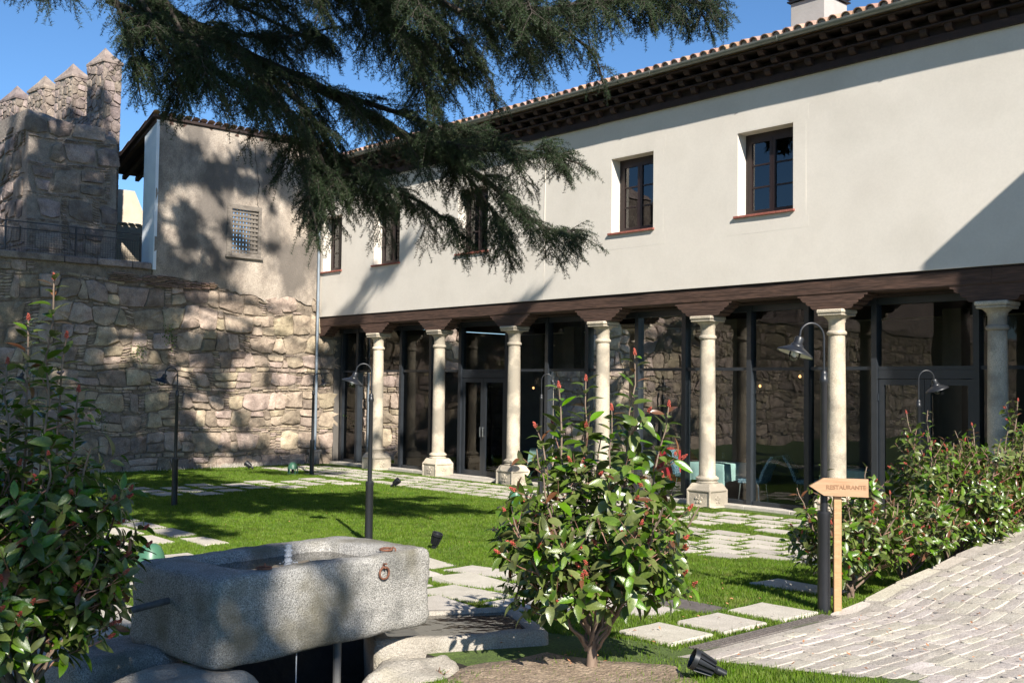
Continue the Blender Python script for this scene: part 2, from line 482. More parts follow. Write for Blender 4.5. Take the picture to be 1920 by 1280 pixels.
MB().bbox(-6.2, -5.62, 7.38, 7.72, .2, g(-5.9, 7.5) + .018, .01).build('manhole_cover', MT['darkiron'], label='rusty brown cover plate set level in the grass among the slabs', cat='cover')
slab_mask.append((-6.2, -5.62, 7.38, 7.72))
# granite threshold strip under the glazing
b = MB(); x = -26.1
while x < -5.6:
    w = random.uniform(.9, 1.3); b.bbox(x, x + w - .012, 16.66, 16.93, -.02, .055, .008); x += w
b.build('threshold_kerb', MT['slab'], kind='structure'); slab_mask.append((-26.2, -5, 16.15, 17.2))
for x0 in (-20.65, -9.4):
    b = MB().bbox(x0, x0 + 1.85, 16.2, 16.65, -.02, .03, .01); b.build('door_step', MT['slab'], kind='structure')

# ---------------------------------------------------------------- cobbled ramp
rampo = sheet('cobbled_ramp', -4.9, 3.2, 6.02, 14.0, lambda x, y: ramp_z(x, y) - .001, .25, MT['bedding'], kind='structure')
cells = []
random.seed(5)
x = -4.62
while x < 3:
    w = random.uniform(.10, .17); y = 6.05 + random.uniform(-.05, .05) + (0.06 * noise.noise(Vector((x, 0, 0))))
    while y < 13.8:
        l = random.uniform(.16, .36)
        d = math.hypot(x, y); cells.append((d, x + .03 * noise.noise(Vector((x * .3, y * 1.1, 0))) + random.uniform(-.008, .008), y + l / 2, w + random.uniform(-.014, .004), l - .009))
        y += l
    x += w
vis = [c for c in cells if (lambda v: v.dot(Fv) > 0 and abs(v.dot(Rv) / v.dot(Fv)) < .5 and v.dot(Uv) / v.dot(Fv) > -.335)(Vector((c[1], c[2], ramp_z(c[1], c[2]) - 2.2)))]
vis.sort(key=lambda c: c[0]); vset = set(id(c) for c in vis[:300])
SETT = []
for i in range(8):
    random.seed(70 + i)
    pts = []; n = 8
    for k in range(n):
        a = 2 * math.pi * (k + .5) / n
        ca, sa = math.cos(a), math.sin(a); px = math.copysign(.5 if abs(ca) > .7 else .38, ca); py = math.copysign(.5 if abs(sa) > .7 else .43, sa)
        pts.append((px * random.uniform(.92, 1), py * random.uniform(.96, 1)))
    vs = [(px, py, 0) for px, py in pts] + [(px * .97, py * .985, .80 + random.uniform(-.04, .04)) for px, py in pts] + [(px * .90, py * .955, 1 + random.uniform(-.06, .06)) for px, py in pts] + [(0, 0, 1.02)]
    fs = [(k, (k + 1) % n, n + (k + 1) % n, n + k) for k in range(n)] + [(n + k, n + (k + 1) % n, 2 * n + (k + 1) % n, 2 * n + k) for k in range(n)] + [(2 * n + k, 2 * n + (k + 1) % n, 3 * n) for k in range(n)]
    SETT.append((vs, fs))
SETTM = []
for vs, fs in SETT:
    b = MB(); b.add(vs, fs); me = b.mesh('sett', 50); me.materials.append(MT['sett']); SETTM.append(me)
random.seed(6)
rest = MB()
for c in cells:
    d, x, y, w, l = c
    z = ramp_z(x, y) - .033; i = random.randrange(8)
    sh = -math.atan(.105); sx = math.atan((ramp_z(x, y + .1) - ramp_z(x, y - .1)) / .2)
    rx = sx + random.uniform(-.018, .018); ry = sh + random.uniform(-.025, .025); z += random.uniform(-.004, .003); rz = random.uniform(-.05, .05)
    if id(c) in vset:
        o = bpy.data.objects.new('sett', SETTM[i]); o.parent = rampo
        o.location = (x, y, z); o.scale = (w, l, .038); o.rotation_euler = (rx, ry, rz); col.objects.link(o)
    else:
        m_ = Matrix.LocRotScale(Vector((x, y, z)), __import__('mathutils').Euler((rx, ry, rz)), Vector((w, l, .038)))
        rest.add([m_ @ Vector(v) for v in SETT[i][0]], SETT[i][1])
rest.build('far_setts', MT['sett'], rampo, sm=50, kind='stuff')
# granite kerb along the edge of the ramp (rough slabs)
random.seed(8); y = 8.15
while y < 14:
    l = random.uniform(.45, .9); z = ramp_z(-4.85, y + l / 2)
    b = MB().bbox(-.12, .12, -l / 2 + .01, l / 2 - .01, -.5, .008, .025)
    o = b.build('kerb_stone', MT['sett'], rampo, loc=(-4.8 + random.uniform(-.03, .03), y + l / 2, z))
    o.rotation_euler = (math.atan((ramp_z(-4.8, y + l) - ramp_z(-4.8, y)) / l), random.uniform(-.05, .05), random.uniform(-.04, .04)); y += l
# drain grate
gr = empty('drain_grate', (-4.86, 6.3, 0), label='long steel drain grating between the paving slabs and the cobbles', cat='drain')
for i in range(6):
    MB().box(-.105 + .038 * i, -.093 + .038 * i, 0, 1.82, .285, .318).build('grate_bar', MT['darkiron'], gr)
b = MB()
for k in range(61): b.box(-.10, .09, .03 * k, .03 * k + .005, .288, .312)
b.build('cross_bars', MT['darkiron'], gr)
MB().box(-.11, .1, 0, 1.82, .2, .27).build('channel', MT['metal'], gr)
slab_mask.append((-5.0, -4.6, 6.2, 8.2)); slab_mask.append((-4.9, 4, 6.05, 14.5))

# ================================================================ stones on a plane
def clip(poly, nx_, ny_, c):
    out = []
    for i in range(len(poly)):
        a = poly[i]; b = poly[(i + 1) % len(poly)]
        da = a[0] * nx_ + a[1] * ny_ - c; db = b[0] * nx_ + b[1] * ny_ - c
        if da <= 0: out.append(a)
        if (da < 0) != (db < 0) and abs(da - db) > 1e-12:
            t = da / (da - db); out.append((a[0] + (b[0] - a[0]) * t, a[1] + (b[1] - a[1]) * t))
    return out
def power_cells(seeds, bounds):
    """seeds (u, v, r) -> list of convex polygons"""
    S = {}
    cs = .9
    for i, s in enumerate(seeds): S.setdefault((int(s[0] // cs), int(s[1] // cs)), []).append(i)
    res = []
    for i, (u, v, r) in enumerate(seeds):
        poly = [(bounds[0], bounds[2]), (bounds[1], bounds[2]), (bounds[1], bounds[3]), (bounds[0], bounds[3])]
        poly = clip(poly, 1, 0, u + .9); poly = clip(poly, -1, 0, -(u - .9)); poly = clip(poly, 0, 1, v + .9); poly = clip(poly, 0, -1, -(v - .9))
        for a in (-1, 0, 1):
            for b in (-1, 0, 1):
                for j in S.get((int(u // cs) + a, int(v // cs) + b), ()):
                    if j == i: continue
                    u2, v2, r2 = seeds[j]; dx = u2 - u; dy = v2 - v; d2 = dx * dx + dy * dy
                    if d2 < 1e-9: continue
                    c = (u2 * u2 + v2 * v2 - u * u - v * v + r * r - r2 * r2) / 2
                    poly = clip(poly, dx, dy, c)
                    if len(poly) < 3: break
        res.append(poly if len(poly) >= 3 else None)
    return res
def area(p): return abs(sum(p[i][0] * p[(i + 1) % len(p)][1] - p[(i + 1) % len(p)][0] * p[i][1] for i in range(len(p)))) / 2
def stone_shape(poly, gap, h, rough=.02):
    """irregular block: returns local verts (u, v, depth) and faces"""
    cu = sum(p[0] for p in poly) / len(poly); cv = sum(p[1] for p in poly) / len(poly)
    size = math.sqrt(area(poly))
    pts = []
    n = len(poly)
    for i in range(n):                      # cut the corners
        a, b_, c = poly[i - 1], poly[i], poly[(i + 1) % n]
        k = random.uniform(.03, .15)
        pts.append((b_[0] + (a[0] - b_[0]) * k, b_[1] + (a[1] - b_[1]) * k)); pts.append((b_[0] + (c[0] - b_[0]) * k, b_[1] + (c[1] - b_[1]) * k))
    q = []
    for u, v in pts:
        if q and math.hypot(u - q[-1][0], v - q[-1][1]) < .02: continue
        q.append((u, v))
    if len(q) > 3 and math.hypot(q[0][0] - q[-1][0], q[0][1] - q[-1][1]) < .02: q.pop()
    pts = q
    if len(pts) < 3: return None
    def shrink(p, g_, jit):
        d = math.hypot(p[0] - cu, p[1] - cv) + 1e-6; f = max(.3, 1 - g_ / d) + random.uniform(-jit, jit)
        return (cu + (p[0] - cu) * f, cv + (p[1] - cv) * f)
    n = len(pts); tu = random.uniform(-.05, .05) * .8; tv = random.uniform(-.05, .05)
    r1 = [shrink(p, gap, .02) for p in pts]
    vs = [(u, v, -.05) for u, v in r1] + [(u, v, h * .62 + tu * (u - cu) + tv * (v - cv)) for u, v in r1]
    r2 = [(cu + (u - cu) * random.uniform(.86, .94), cv + (v - cv) * random.uniform(.86, .94)) for u, v in r1]
    vs += [(u, v, h + tu * (u - cu) + tv * (v - cv) + random.uniform(-rough, rough) * size * 2) for u, v in r2]
    vs += [(cu, cv, h + random.uniform(0, rough) * size * 2)]
    fs = [(k, (k + 1) % n, n + (k + 1) % n, n + k) for k in range(n)] + [(n + k, n + (k + 1) % n, 2 * n + (k + 1) % n, 2 * n + k) for k in range(n)] + [(2 * n + k, 2 * n + (k + 1) % n, 3 * n) for k in range(n)]
    return vs, fs
def coursed_polys(u0, u1, v0, v1, big=(.34, .6), wide=(.26, .72), small=(.05, .12), seed=1):
    """rough courses: slanting blocks with thin chinks packed between and beside them"""
    random.seed(seed); out = []; v = v0
    wav = lambda u, v_: .17 * noise.noise(Vector((u * .6, v_ * .7, seed))) + .03 * noise.noise(Vector((u * 2.3, v_ * 3, seed)))
    def quad(a0, a1, b0, b1, lo, hi, bulge):
        # corners: bottom a0-a1, top b0-b1
        l = lambda u: lo + wav(u, lo); h_ = lambda u: hi + wav(u, hi)
        m0, m1 = (a0 + a1) / 2, (b0 + b1) / 2; k = bulge * (hi - lo); j = lambda: random.uniform(-.5, .5) * k
        return [(a0, l(a0) + abs(j())), (m0 + j(), l(m0)), (a1, l(a1) + abs(j())), ((a1 + b1) / 2 + random.uniform(-.02, .03), (l(a1) + h_(b1)) / 2 + j()),
                (b1, h_(b1) - abs(j())), (m1 + j(), h_(m1)), (b0, h_(b0) - abs(j())), ((a0 + b0) / 2 - random.uniform(-.02, .03), (l(a0) + h_(b0)) / 2 + j())]
    while v < v1:
        hb = random.uniform(*big); u = u0 - random.random() * .3; sl0 = 0
        while u < u1:
            w = random.uniform(*wide) * random.choice((.75, 1, 1, 1.15)); sl = random.uniform(-.15, .15) * min(1, w / .35); t = random.random(); top = v + hb * random.uniform(.9, 1.0)
            if t < .14:
                k = v
                while k < v + hb - .04:
                    q = min(random.uniform(.04, .09), v + hb - k); out.append(quad(u, u + .17, u + sl0, u + .17 + sl0, k, k + q, .2)); k += q
                w = .17; sl = sl0
            elif t < .32:
                mv = v + hb * random.uniform(.35, .65); w *= .8; md = (sl0 + sl) / 2; f = (mv - v) / hb
                out.append(quad(u, u + w, u + sl0 * f, u + w + sl * f, v, mv, .35)); out.append(quad(u + sl0 * f, u + w + sl * f, u + sl0, u + w + sl, mv, v + hb, .35))
            else:
                out.append(quad(u, u + w, u + sl0, u + w + sl, v, top, .42))
                if top < v + hb - .025: out.append(quad(u + .03 + sl0, u + w * .6 + sl0, u + .03 + sl0, u + w * .6 + sl0, top, v + hb, .1))
            u += w; sl0 = sl
        v += hb; nr = random.choice((0, 1, 1, 2))
        for _ in range(nr if random.random() < .8 else 0):
            hs = random.uniform(*small) / max(1, nr) ** .5; u = u0
            while u < u1:
                w = random.uniform(.12, .42)
                if random.random() < .85: out.append(quad(u, u + w, u, u + w, v, v + hs, .2))
                u += w
            v += hs
    return out
def stone_wall(parent, fn, seeds, bounds, m, inside, nobj, score, gap=.014, hh=(.05, .11), name='stone', restname='small_stones', polys=None):
    if polys: polys = [p for p in polys if area(p) > .0015 and inside(sum(q[0] for q in p) / len(p), sum(q[1] for q in p) / len(p)) and max(q[1] for q in p) < bounds[3] + .02 and bounds[0] < p[0][0] < bounds[1]]
    else: polys = [p for p, s in zip(power_cells(seeds, bounds), seeds) if p and area(p) > .0018 and inside(s[0], s[1])]
    polys.sort(key=lambda p: -area(p) * score(p[0][0], p[0][1]))
    rest = MB()
    for i, p in enumerate(polys):
        sh = stone_shape(p, gap * random.uniform(.7, 1.5), random.uniform(*hh) * (1 if area(p) > .03 else .7))
        if not sh: continue
        vs = [fn(*v) for v in sh[0]]
        if i < nobj and score(p[0][0], p[0][1]) > .3:
            MB().add(vs, sh[1], 0).build(name, m, parent, sm=38)
        else: rest.add(vs, sh[1])
    if rest.v: rest.build(restname, m, parent, sm=38, kind='stuff')
def course_seeds(u0, u1, v0, v1, big=(.34, .56), wide=(.3, .6), small=(.09, .15), psmall=.75, seed=1):
    random.seed(seed); S = []; v = v0; row = 0
    while v < v1:
        hb = random.uniform(*big); u = u0 - random.random() * .3
        while u < u1:
            w = random.uniform(*wide)
            vv = v + hb / 2 + .16 * noise.noise(Vector((u * .35, v, seed)))
            t = random.random()
            if t < .16:        # two stacked stones instead of one
                S.append((u + w * .35, vv - hb * .24, .12)); S.append((u + w * .4, vv + hb * .24, .12)); w *= .75
            elif t < .30:      # stack of thin chinks
                for k in range(4): S.append((u + .08 + random.uniform(-.03, .03), vv + hb * (-.38 + .25 * k), .05))
                w = .16
            else: S.append((u + w / 2, vv + random.uniform(-.03, .03), .5 * min(w, hb) * random.uniform(.85, 1.05)))
            u += w
        v += hb
        hs = random.uniform(*small); u = u0
        while u < u1:
            w = random.uniform(.13, .36)
            if random.random() < psmall: S.append((u + w / 2, v + hs / 2 + .16 * noise.noise(Vector((u * .35, v, seed))) + random.uniform(-.02, .02), .04))
            u += w
        v += hs; row += 1
    return S

# ---------------------------------------------------------------- big retaining wall on the left
WX = -26.2
rw = empty('retaining_wall', (WX, 8, 0), label='tall rubble stone retaining wall closing the left side of the lawn', cat='wall')
inv = Vector((-WX, -8, 0))
def wl(u, v, t): return Vector((WX + t, u, v)) + inv
def plaster_edge(y):            # lower edge of the plaster above the stone
    if y < 11.3: return 5.10
    return 4.98 - .42 * sst((y - 11.6) / 3.2) + .22 * noise.noise(Vector((y * 1.6, 7, 0))) + .06 * noise.noise(Vector((y * 7, 3, 0)))
b = MB()
b.box(WX - 1.0, WX, -32, 16.8, -.3, 5.12); 
o = b.build('core', MT['mortar'], rw); o.location = inv
S = coursed_polys(-32, 16.9, -.1, 5.1, seed=3)
stone_wall(rw, wl, None, (-32, 16.6, -.2, 5.10), MT['stone'], lambda u, v: v < plaster_edge(u) - .01, 299, lambda u, v: 1 if u > 7 else .1, polys=S, gap=.008, hh=(.025, .075))
# thin brick levelling courses
random.seed(9); v = 4.72; nb = 0
while v < 5.0:
    u = 9.3
    while u < 14.6:
        w = random.uniform(.14, .3)
        if noise.noise(Vector((u * .8, v * 2.4, 2))) > (.3 if u < 11 or u > 13.2 else .08) and v < plaster_edge(u) + .05:
            o = MB().bbox(0, .045 + random.uniform(0, .03), 0, w - .014, 0, random.uniform(.018, .028), .004).build('brick', MT['brick'], rw, loc=Vector((WX + .06, u, v + .04 * math.sin(u * 2))) + inv)
            nb += 1
        u += w
    v += .044
# coping
random.seed(10); u = -32.0
while u < 11.2:
    w = random.uniform(.8, 1.5)
    w = min(w, 11.27 - u)
    o = MB().bbox(-.55, .09, 0, w - .012, 0, .17, .02).build('coping_stone', MT['towerstone'], rw, loc=Vector((WX, u, 5.11 + random.uniform(-.01, .01))) + inv)
    u += w
# small weeds on the stones
def weed(loc, label, s=1.):
    b = MB(); random.seed(int(abs(loc[1]) * 100))
    for k in range(60):
        p = Vector((random.uniform(0, .12), random.gauss(0, .09), random.gauss(0, .12))) * s
        a = random.uniform(0, 6.28); r = .035 * s
        q = p + Vector((random.uniform(0, .03), math.cos(a) * r, math.sin(a) * r)); w = Vector((.3, -math.sin(a), math.cos(a))) * r * .5
        b.add([p, (p + q) / 2 + w, q, (p + q) / 2 - w], [(0, 1, 2, 3)])
    w_ = empty('wall_weed', loc, label=label, cat='plant', group='weeds growing out of the stone wall')
    b.build('leaves', MT['leaf'], w_, kind='stuff')
weed((-26.1, 11.75, 3.42), 'green tuft growing from a joint high in the stone wall', 1.2)
weed((-26.1, 10.95, 3.0), 'dark green tuft sprouting from the shaded wall, second highest', 1.)
weed((-26.1, 10.05, 1.35), 'lowest green tuft in the stone wall, left of the curved lamps', .9)
# pale dry weeds along the foot of the wall
b = MB(); random.seed(31)
for k in range(900):
    y = 13.2 + abs(random.gauss(0, 1.0)) if k % 3 else random.uniform(9, 16); x = -26.0 + random.uniform(0, .18)
    h = random.uniform(.05, .16); dx = random.uniform(-.06, .06); dy = random.uniform(-.06, .06)
    b.add([(x, y - .008, 0), (x, y + .008, 0), (x + dx, y + dy, h)], [(0, 1, 2)])
b.build('dry_weeds', MT['slab'], kind='stuff')

# ---------------------------------------------------------------- plastered house on the wall
ph = empty('plastered_house', (WX, 11.3, 5.1), label='old plastered house end with a wooden lattice window standing on the stone wall', cat='building')
iv = Vector((-WX, -11.3, -5.1))
YL0, YL1, ZL0, ZL1 = 13.3, 14.32, 5.68, 7.06
TOPZ = 9.02
# front wall as a grid of cells with the lattice opening left out, uneven lower edge
b = MB(); us = [11.3 + (16.24 - 11.3) * i / 66 for i in range(67)]; us = sorted(set([u for u in us if min(abs(u - YL0), abs(u - YL1)) > .03] + [YL0, YL1]))
vs_ = [ZL0, ZL1] + [5.2 + .12 * k for k in range(33)]; vs_ = sorted(set([v for v in vs_ if (min(abs(v - ZL0), abs(v - ZL1)) > .04 or v in (ZL0, ZL1)) and v < TOPZ - .03])) + [TOPZ]
def pl(u, v): return Vector((WX + .10 + .022 * noise.noise(Vector((u * 1.3, v * 1.3, 0))) + .008 * noise.noise(Vector((u * 6, v * 6, 3))), u, v)) + iv
idx = {}
for i, u in enumerate(us):
    e = plaster_edge(u)
    col_v = [e] + vs_
    for k, v in enumerate(col_v):
        idx[i, k] = len(b.v); b.v.append(tuple(pl(u, v) + (Vector((-.06, 0, 0)) if k == 0 else Vector((0, 0, 0))))); b.r.append(0)
for i in range(len(us) - 1):
    for k in range(len(vs_)):
        um = (us[i] + us[i + 1]) / 2; vm = (vs_[k - 1] + vs_[k]) / 2 if k > 0 else 5
        if YL0 < um < YL1 and ZL0 < vm < ZL1: continue
        b.f.append((idx[i, k], idx[i + 1, k], idx[i + 1, k + 1], idx[i, k + 1]))
b.build('front_wall', MT['oldplaster'], ph, sm=60)
b = MB()
b.box(WX - .55, WX + .06, 11.36, YL0, 5.12, TOPZ - .02); b.box(WX - .55, WX + .06, YL1, 16.24, 5.12, TOPZ - .02)
b.box(WX - .55, WX + .06, YL0, YL1, ZL1, TOPZ - .02); b.box(WX - .55, WX + .06, YL0, YL1, 5.12, ZL0)
o = b.build('wall_core', MT['oldplaster'], ph); o.location = iv
b = MB().box(WX - .62, WX + .11, 11.28, 11.36, 5.11, TOPZ - .05); o = b.build('end_pier', MT['limewash'], ph); o.location = iv
# crack running down the plaster
b = MB(); cr = [(-26.08, 14.05, 8.91), (-26.08, 14.10, 8.36), (-26.08, 14.18, 7.92), (-26.08, 14.22, 7.64), (-26.08, 14.16, 7.26), (-26.08, 14.27, 6.91)]
random.seed(14); pts = []
for i in range(len(cr) - 1):
    for k in range(5):
        t = k / 5; pts.append((cr[i][1] + (cr[i + 1][1] - cr[i][1]) * t + random.uniform(-.02, .02), cr[i][2] + (cr[i + 1][2] - cr[i][2]) * t))
for i in range(len(pts) - 1):
    (y0, z0), (y1, z1) = pts[i], pts[i + 1]; w0, w1 = random.uniform(.004, .012), random.uniform(.004, .012)
    b.add([pl(y0 - w0, z0) + Vector((.012, 0, 0)), pl(y0 + w0, z0) + Vector((.012, 0, 0)), pl(y1 + w1, z1) + Vector((.012, 0, 0)), pl(y1 - w1, z1) + Vector((.012, 0, 0))], [(0, 1, 2, 3)])
b.build('crack', MT['shade_crack_dark'], ph)
# lattice window
fr = empty('lattice_window'); fr.parent = ph; fr.location = Vector((WX, YL0, ZL0)) + iv
b = MB(); W_, H_ = YL1 - YL0, ZL1 - ZL0
b.box(.02, .125, 0, .13, 0, H_); b.box(.02, .12, W_ - .09, W_, 0, H_); b.box(.02, .13, .13, W_ - .09, H_ - .12, H_); b.box(.02, .14, .13, W_ - .09, 0, .09)
b.build('frame', MT['oldwood'], fr)
for i in range(8):
    y = .14 + i * (W_ - .3) / 7.4; MB().box(.03, .055, y, y + .064, .09, H_ - .12).build('slat', MT['oldwood'], fr)
for i in range(10):
    z = .11 + i * (H_ - .28) / 9.3; MB().box(.057, .078, .13, W_ - .09, z, z + .068).build('slat', MT['oldwood'], fr)
MB().box(.0, .19, -.04, W_ + .04, -.06, -.002).build('sill', MT['oldwood'], fr)
# roof: slopes down away from the lawn, open underneath at the left end
rf = MB()
def rp(x, y, z): return Vector((x, y, z)) + iv
def slabp(b, x0, z0, x1, z1, y0, y1, t):
    vs = [rp(x0, y0, z0), rp(x0, y1, z0), rp(x1, y1, z1), rp(x1, y0, z1)]; vs += [v + Vector((0, 0, t)) for v in vs]
    b.add(vs, [(3, 2, 1, 0), (4, 5, 6, 7), (0, 1, 5, 4), (1, 2, 6, 5), (2, 3, 7, 6), (3, 0, 4, 7)])
slabp(rf, WX + .16, TOPZ + .0, -29.0, 8.0, 11.15, 16.24, .07)
roofo = rf.build('roof', MT['eavewood'], ph)
for i in range(14):
    b = MB(); y = 11.25 + i * .37; slabp(b, WX + .1, TOPZ - .12, -29.1, 7.88, y, y + .11, .11); b.build('rafter', MT['wood'], roofo)
random.seed(12)
for i in range(24):
    y = 11.12 + i * .215; b = MB(); ln = (Vector((WX + .24, 0, TOPZ + .09)), Vector((-29.15, 0, 8.03)))
    arc = [(.10 * math.cos(math.pi * k / 6), .055 * math.sin(math.pi * k / 6)) for k in range(7)]
    vs = []
    for t in range(6):
        for e in (0, 1):
            p = ln[0].lerp(ln[1], (t + e * .98) / 6); sc = 1.0 if e == 0 else .86
            vs += [rp(p.x, y + .1 + a * sc, p.z + .02 * (1 - e) + c * sc) for a, c in arc]
    fs = []
    for r_ in range(0, 12, 2):
        for k in range(6): a = r_ * 7 + k; fs.append((a, a + 1, a + 8, a + 7))
    b.add(vs, fs); b.build('roof_tile', MT['tile'], roofo, sm=60)
# masonry behind so that the house end is closed to the right
b = MB(); b.box(-29.0, WX - .56, 13.0, 13.1, 4, 8.0); o = b.build('inner_wall', MT['room'], ph); o.location = iv

# ---------------------------------------------------------------- railing on the wall
rl = empty('wall_railing', (-26.28, 0, 5.27), label='dark mesh railing on the coping of the stone wall below the tower', cat='railing')
for y in [11.02 - 1.62 * k for k in range(0, 12)]:
    MB().box(-.018, .018, y - .018, y + .018, 0, .74 if y < 11 else .66).build('post', MT['metal'], rl)
for z in (.72, .56): MB().box(-.012, .012, -6.8, 10.99, z - .012, z + .012).build('rail', MT['metal'], rl)
b = MB(); y = -6.8
while y < 10.98: b.box(-.002, .002, y, y + .004, .0, .55); y += .062
for k in range(10): b.box(-.003, .001, -6.8, 10.98, .02 + .055 * k, .0235 + .055 * k)
b.build('wire_mesh', MT['metal'], rl)

# ---------------------------------------------------------------- stone tower with battlements
tw = empty('battlement_tower', (-28, 9, 5), label='old stone tower with pointed merlons rising behind the wall on the left', cat='tower')
it = Vector((28, -9, -5))
# lower body, leaning forward slightly
def body_top(y): return 8.92 - .18 * (y - 8.44) + .06 * noise.noise(Vector((y * 3, 0, 0)))
b = MB(); ns = 16
for i in range(ns + 1):
    y = 8.44 + (10.62 - 8.44) * i / ns; z = body_top(y)
    for (x, zz) in ((-26.85, 4.9), (-27.0, z - .12), (-27.12, z), (-30, z + .1), (-30, 4.9)): b.v.append(tuple(Vector((x, y, zz)) + it)); b.r.append(0)
for i in range(ns):
    for k in range(5): a = i * 5 + k; c = i * 5 + (k + 1) % 5; b.f.append((a, c, c + 5, a + 5))
b.f.append((4, 3, 2, 1, 0)); b.f.append(tuple(ns * 5 + k for k in range(5)))
b.build('lower_body', MT['towermortar'], tw)
S = coursed_polys(8.4, 10.75, 4.9, 9.0, big=(.42, .7), wide=(.4, .8), small=(.04, .09), seed=21)
def bodyf(u, v, t): return Vector((-26.85 - .15 * (v - 4.9) / 4 + t * .9 + .0, u, v)) + it
stone_wall(tw, bodyf, None, (8.3, 10.5, 4.95, 8.92), MT['towerstone'], lambda u, v: v < body_top(u) - .12 and u < 10.5, 90, lambda u, v: 1, gap=.028, hh=(.03, .06), polys=S)
S = coursed_polys(-31.5, -27, 4.9, 9.0, big=(.42, .7), wide=(.4, .8), small=(.04, .09), seed=22)
def sidef(u, v, t): return Vector((u, 8.44 - t * .9 - .0, v)) + it
stone_wall(tw, sidef, None, (-30, -27.3, 4.95, 8.75), MT['towerstone'], lambda u, v: u < -27.1, 40, lambda u, v: 1, gap=.028, hh=(.03, .06), polys=S)
# upper wall running back (direction d), face n, thickness w
d_ = Vector((-.990, -.140, 0)); n_ = Vector((.140, -.990, 0)); O_ = Vector((-27.5, 10.42, 0)); TH = .5
def up(u, v, t): return O_ + d_ * u + n_ * t + Vector((0, 0, v)) + it
def ub(b, u0, u1, t0, t1, v0, v1):
    vs = [up(u, v, t) for v in (v0, v1) for t in (t0, t1) for u in (u0, u1)]
    b.add(vs, [(0, 2, 3, 1), (4, 5, 7, 6), (0, 1, 5, 4), (2, 6, 7, 3), (0, 4, 6, 2), (1, 3, 7, 5)])
b = MB(); ub(b, 0, 9, -TH, 0, 4.9, 9.3); b.build('upper_wall', MT['towermortar'], tw)
S = course_seeds(-.1, 9, 7.8, 10.8, big=(.18, .3), wide=(.16, .36), small=(.05, .08), psmall=.8, seed=23)
merl = [(0, .82, 10.60), (1.64, .92, 10.5), (3.22, .92, 10.45), (4.9, .95, 10.45), (6.5, .95, 10.45), (8.1, .9, 10.45)]
def in_up(u, v): return v < 9.28 or any(a < u < a + w and v < h for a, w, h in merl)
for a, w, h in merl:
    b = MB(); ub(b, a, a + w, -TH, 0, 9.3, h)
    mo = b.build('merlon', MT['towermortar'], tw)
    c = MB(); o_ = .035
    base = [up(a - o_, h, o_), up(a + w + o_, h, o_), up(a + w + o_, h, -TH - o_), up(a - o_, h, -TH - o_)]
    b2 = [v + Vector((0, 0, .06)) for v in base]; apx = up(a + w * .5, h + .50, -TH / 2)
    mid = [v.lerp(apx, .6) + Vector((0, 0, -.02)) for v in b2]
    c.add(base + b2 + mid + [apx], [(3, 2, 1, 0)] + [(k, (k + 1) % 4, 4 + (k + 1) % 4, 4 + k) for k in range(4)] + [(4 + k, 4 + (k + 1) % 4, 8 + (k + 1) % 4, 8 + k) for k in range(4)] + [(8 + k, 8 + (k + 1) % 4, 12) for k in range(4)])
    c.build('cap', MT['cream'] if a > 99 else MT['towerstone'], mo, sm=20)
pol = []
random.seed(24)
for zone in [(0, 9, 7.9, 9.3)] + [(a, a + w, 9.3, h) for a, w, h in merl]:
    stone_wall(tw, up, S, zone, MT['towerstone'], lambda u, v, z=zone: z[0] <= u <= z[1] and z[2] <= v <= z[3], 34 if zone[2] > 9 else 60, lambda u, v: 1 if u < 5.5 else .1, gap=.012, hh=(.02, .045), restname='small_stones')
# near end face (looks towards the lawn)
def endf(u, v, t): return O_ + n_ * (-u) + d_ * (-t) + Vector((0, 0, v)) + it
S = course_seeds(0, .5, 4.9, 10.6, big=(.2, .32), wide=(.2, .36), small=(.06, .09), psmall=.6, seed=25)
stone_wall(tw, endf, S, (0, .5, 4.9, 10.6), MT['towerstone'], lambda u, v: True, 60, lambda u, v: 1, gap=.012, hh=(.02, .045))
for a, w, h in merl[1:4]:
    def endm(u, v, t, a=a): return O_ + d_ * (a - t) + n_ * (-u) + Vector((0, 0, v)) + it
    S2 = course_seeds(0, .5, 9.3, h, big=(.2, .32), wide=(.2, .36), small=(.06, .09), psmall=.6, seed=int(26 + a))
    stone_wall(tw, endm, S2, (0, .5, 9.3, h), MT['towerstone'], lambda u, v: True, 12, lambda u, v: 1, gap=.012, hh=(.02, .045))

# cream merlon seen under the roof, beyond the wall
mw = empty('cream_merlon', (-30.6, 11.2, 4.9), label='cream rendered merlon with a pointed top seen between tower and plastered house', cat='merlon')
b = MB(); yc, hw = 1.15, .66
outl = [(-hw, 0), (hw, 0), (hw, 2.15), (hw - .06, 2.25), (.26, 2.98), (-.2, 2.98), (-hw + .02, 2.25), (-hw, 2.15)]
b.prism([(y + yc, z) for y, z in outl], lambda u, v, t: Vector((t, u, v)), -.45, 0)
b.build('body', MT['cream'], mw)
MB().box(-.5, .04, yc - hw - .03, yc + hw + .03, 1.98, 2.02).build('string_course', MT['cream'], mw)
b = MB().box(-31.3, -30.62, 2, 16, 4, 5.9); b.build('city_wall', MT['cream'], label='low cream parapet wall behind the railing', cat='wall')

# town wall continuing out of frame on the left (seen mirrored in the glazing)
cw = empty('town_wall', (-29, -10, 5), label='battlemented stone wall continuing beyond the tower', cat='wall')
b = MB(); b.box(-1.4, 0, -24, 16.5, 0, 3.3); b.build('curtain', MT['towerstone'], cw)
for k in range(16):
    y = -23.5 + 2.5 * k
    b = MB().box(-1.2, -.1, y, y + 1.5, 3.3, 5.2); b.add([(-1.25, y - .05, 5.2), (-.05, y - .05, 5.2), (-.05, y + 1.55, 5.2), (-1.25, y + 1.55, 5.2), (-.65, y + .75, 5.8)], [(0, 1, 4), (1, 2, 4), (2, 3, 4), (3, 0, 4)])
    b.build('merlon', MT['towerstone'], cw)

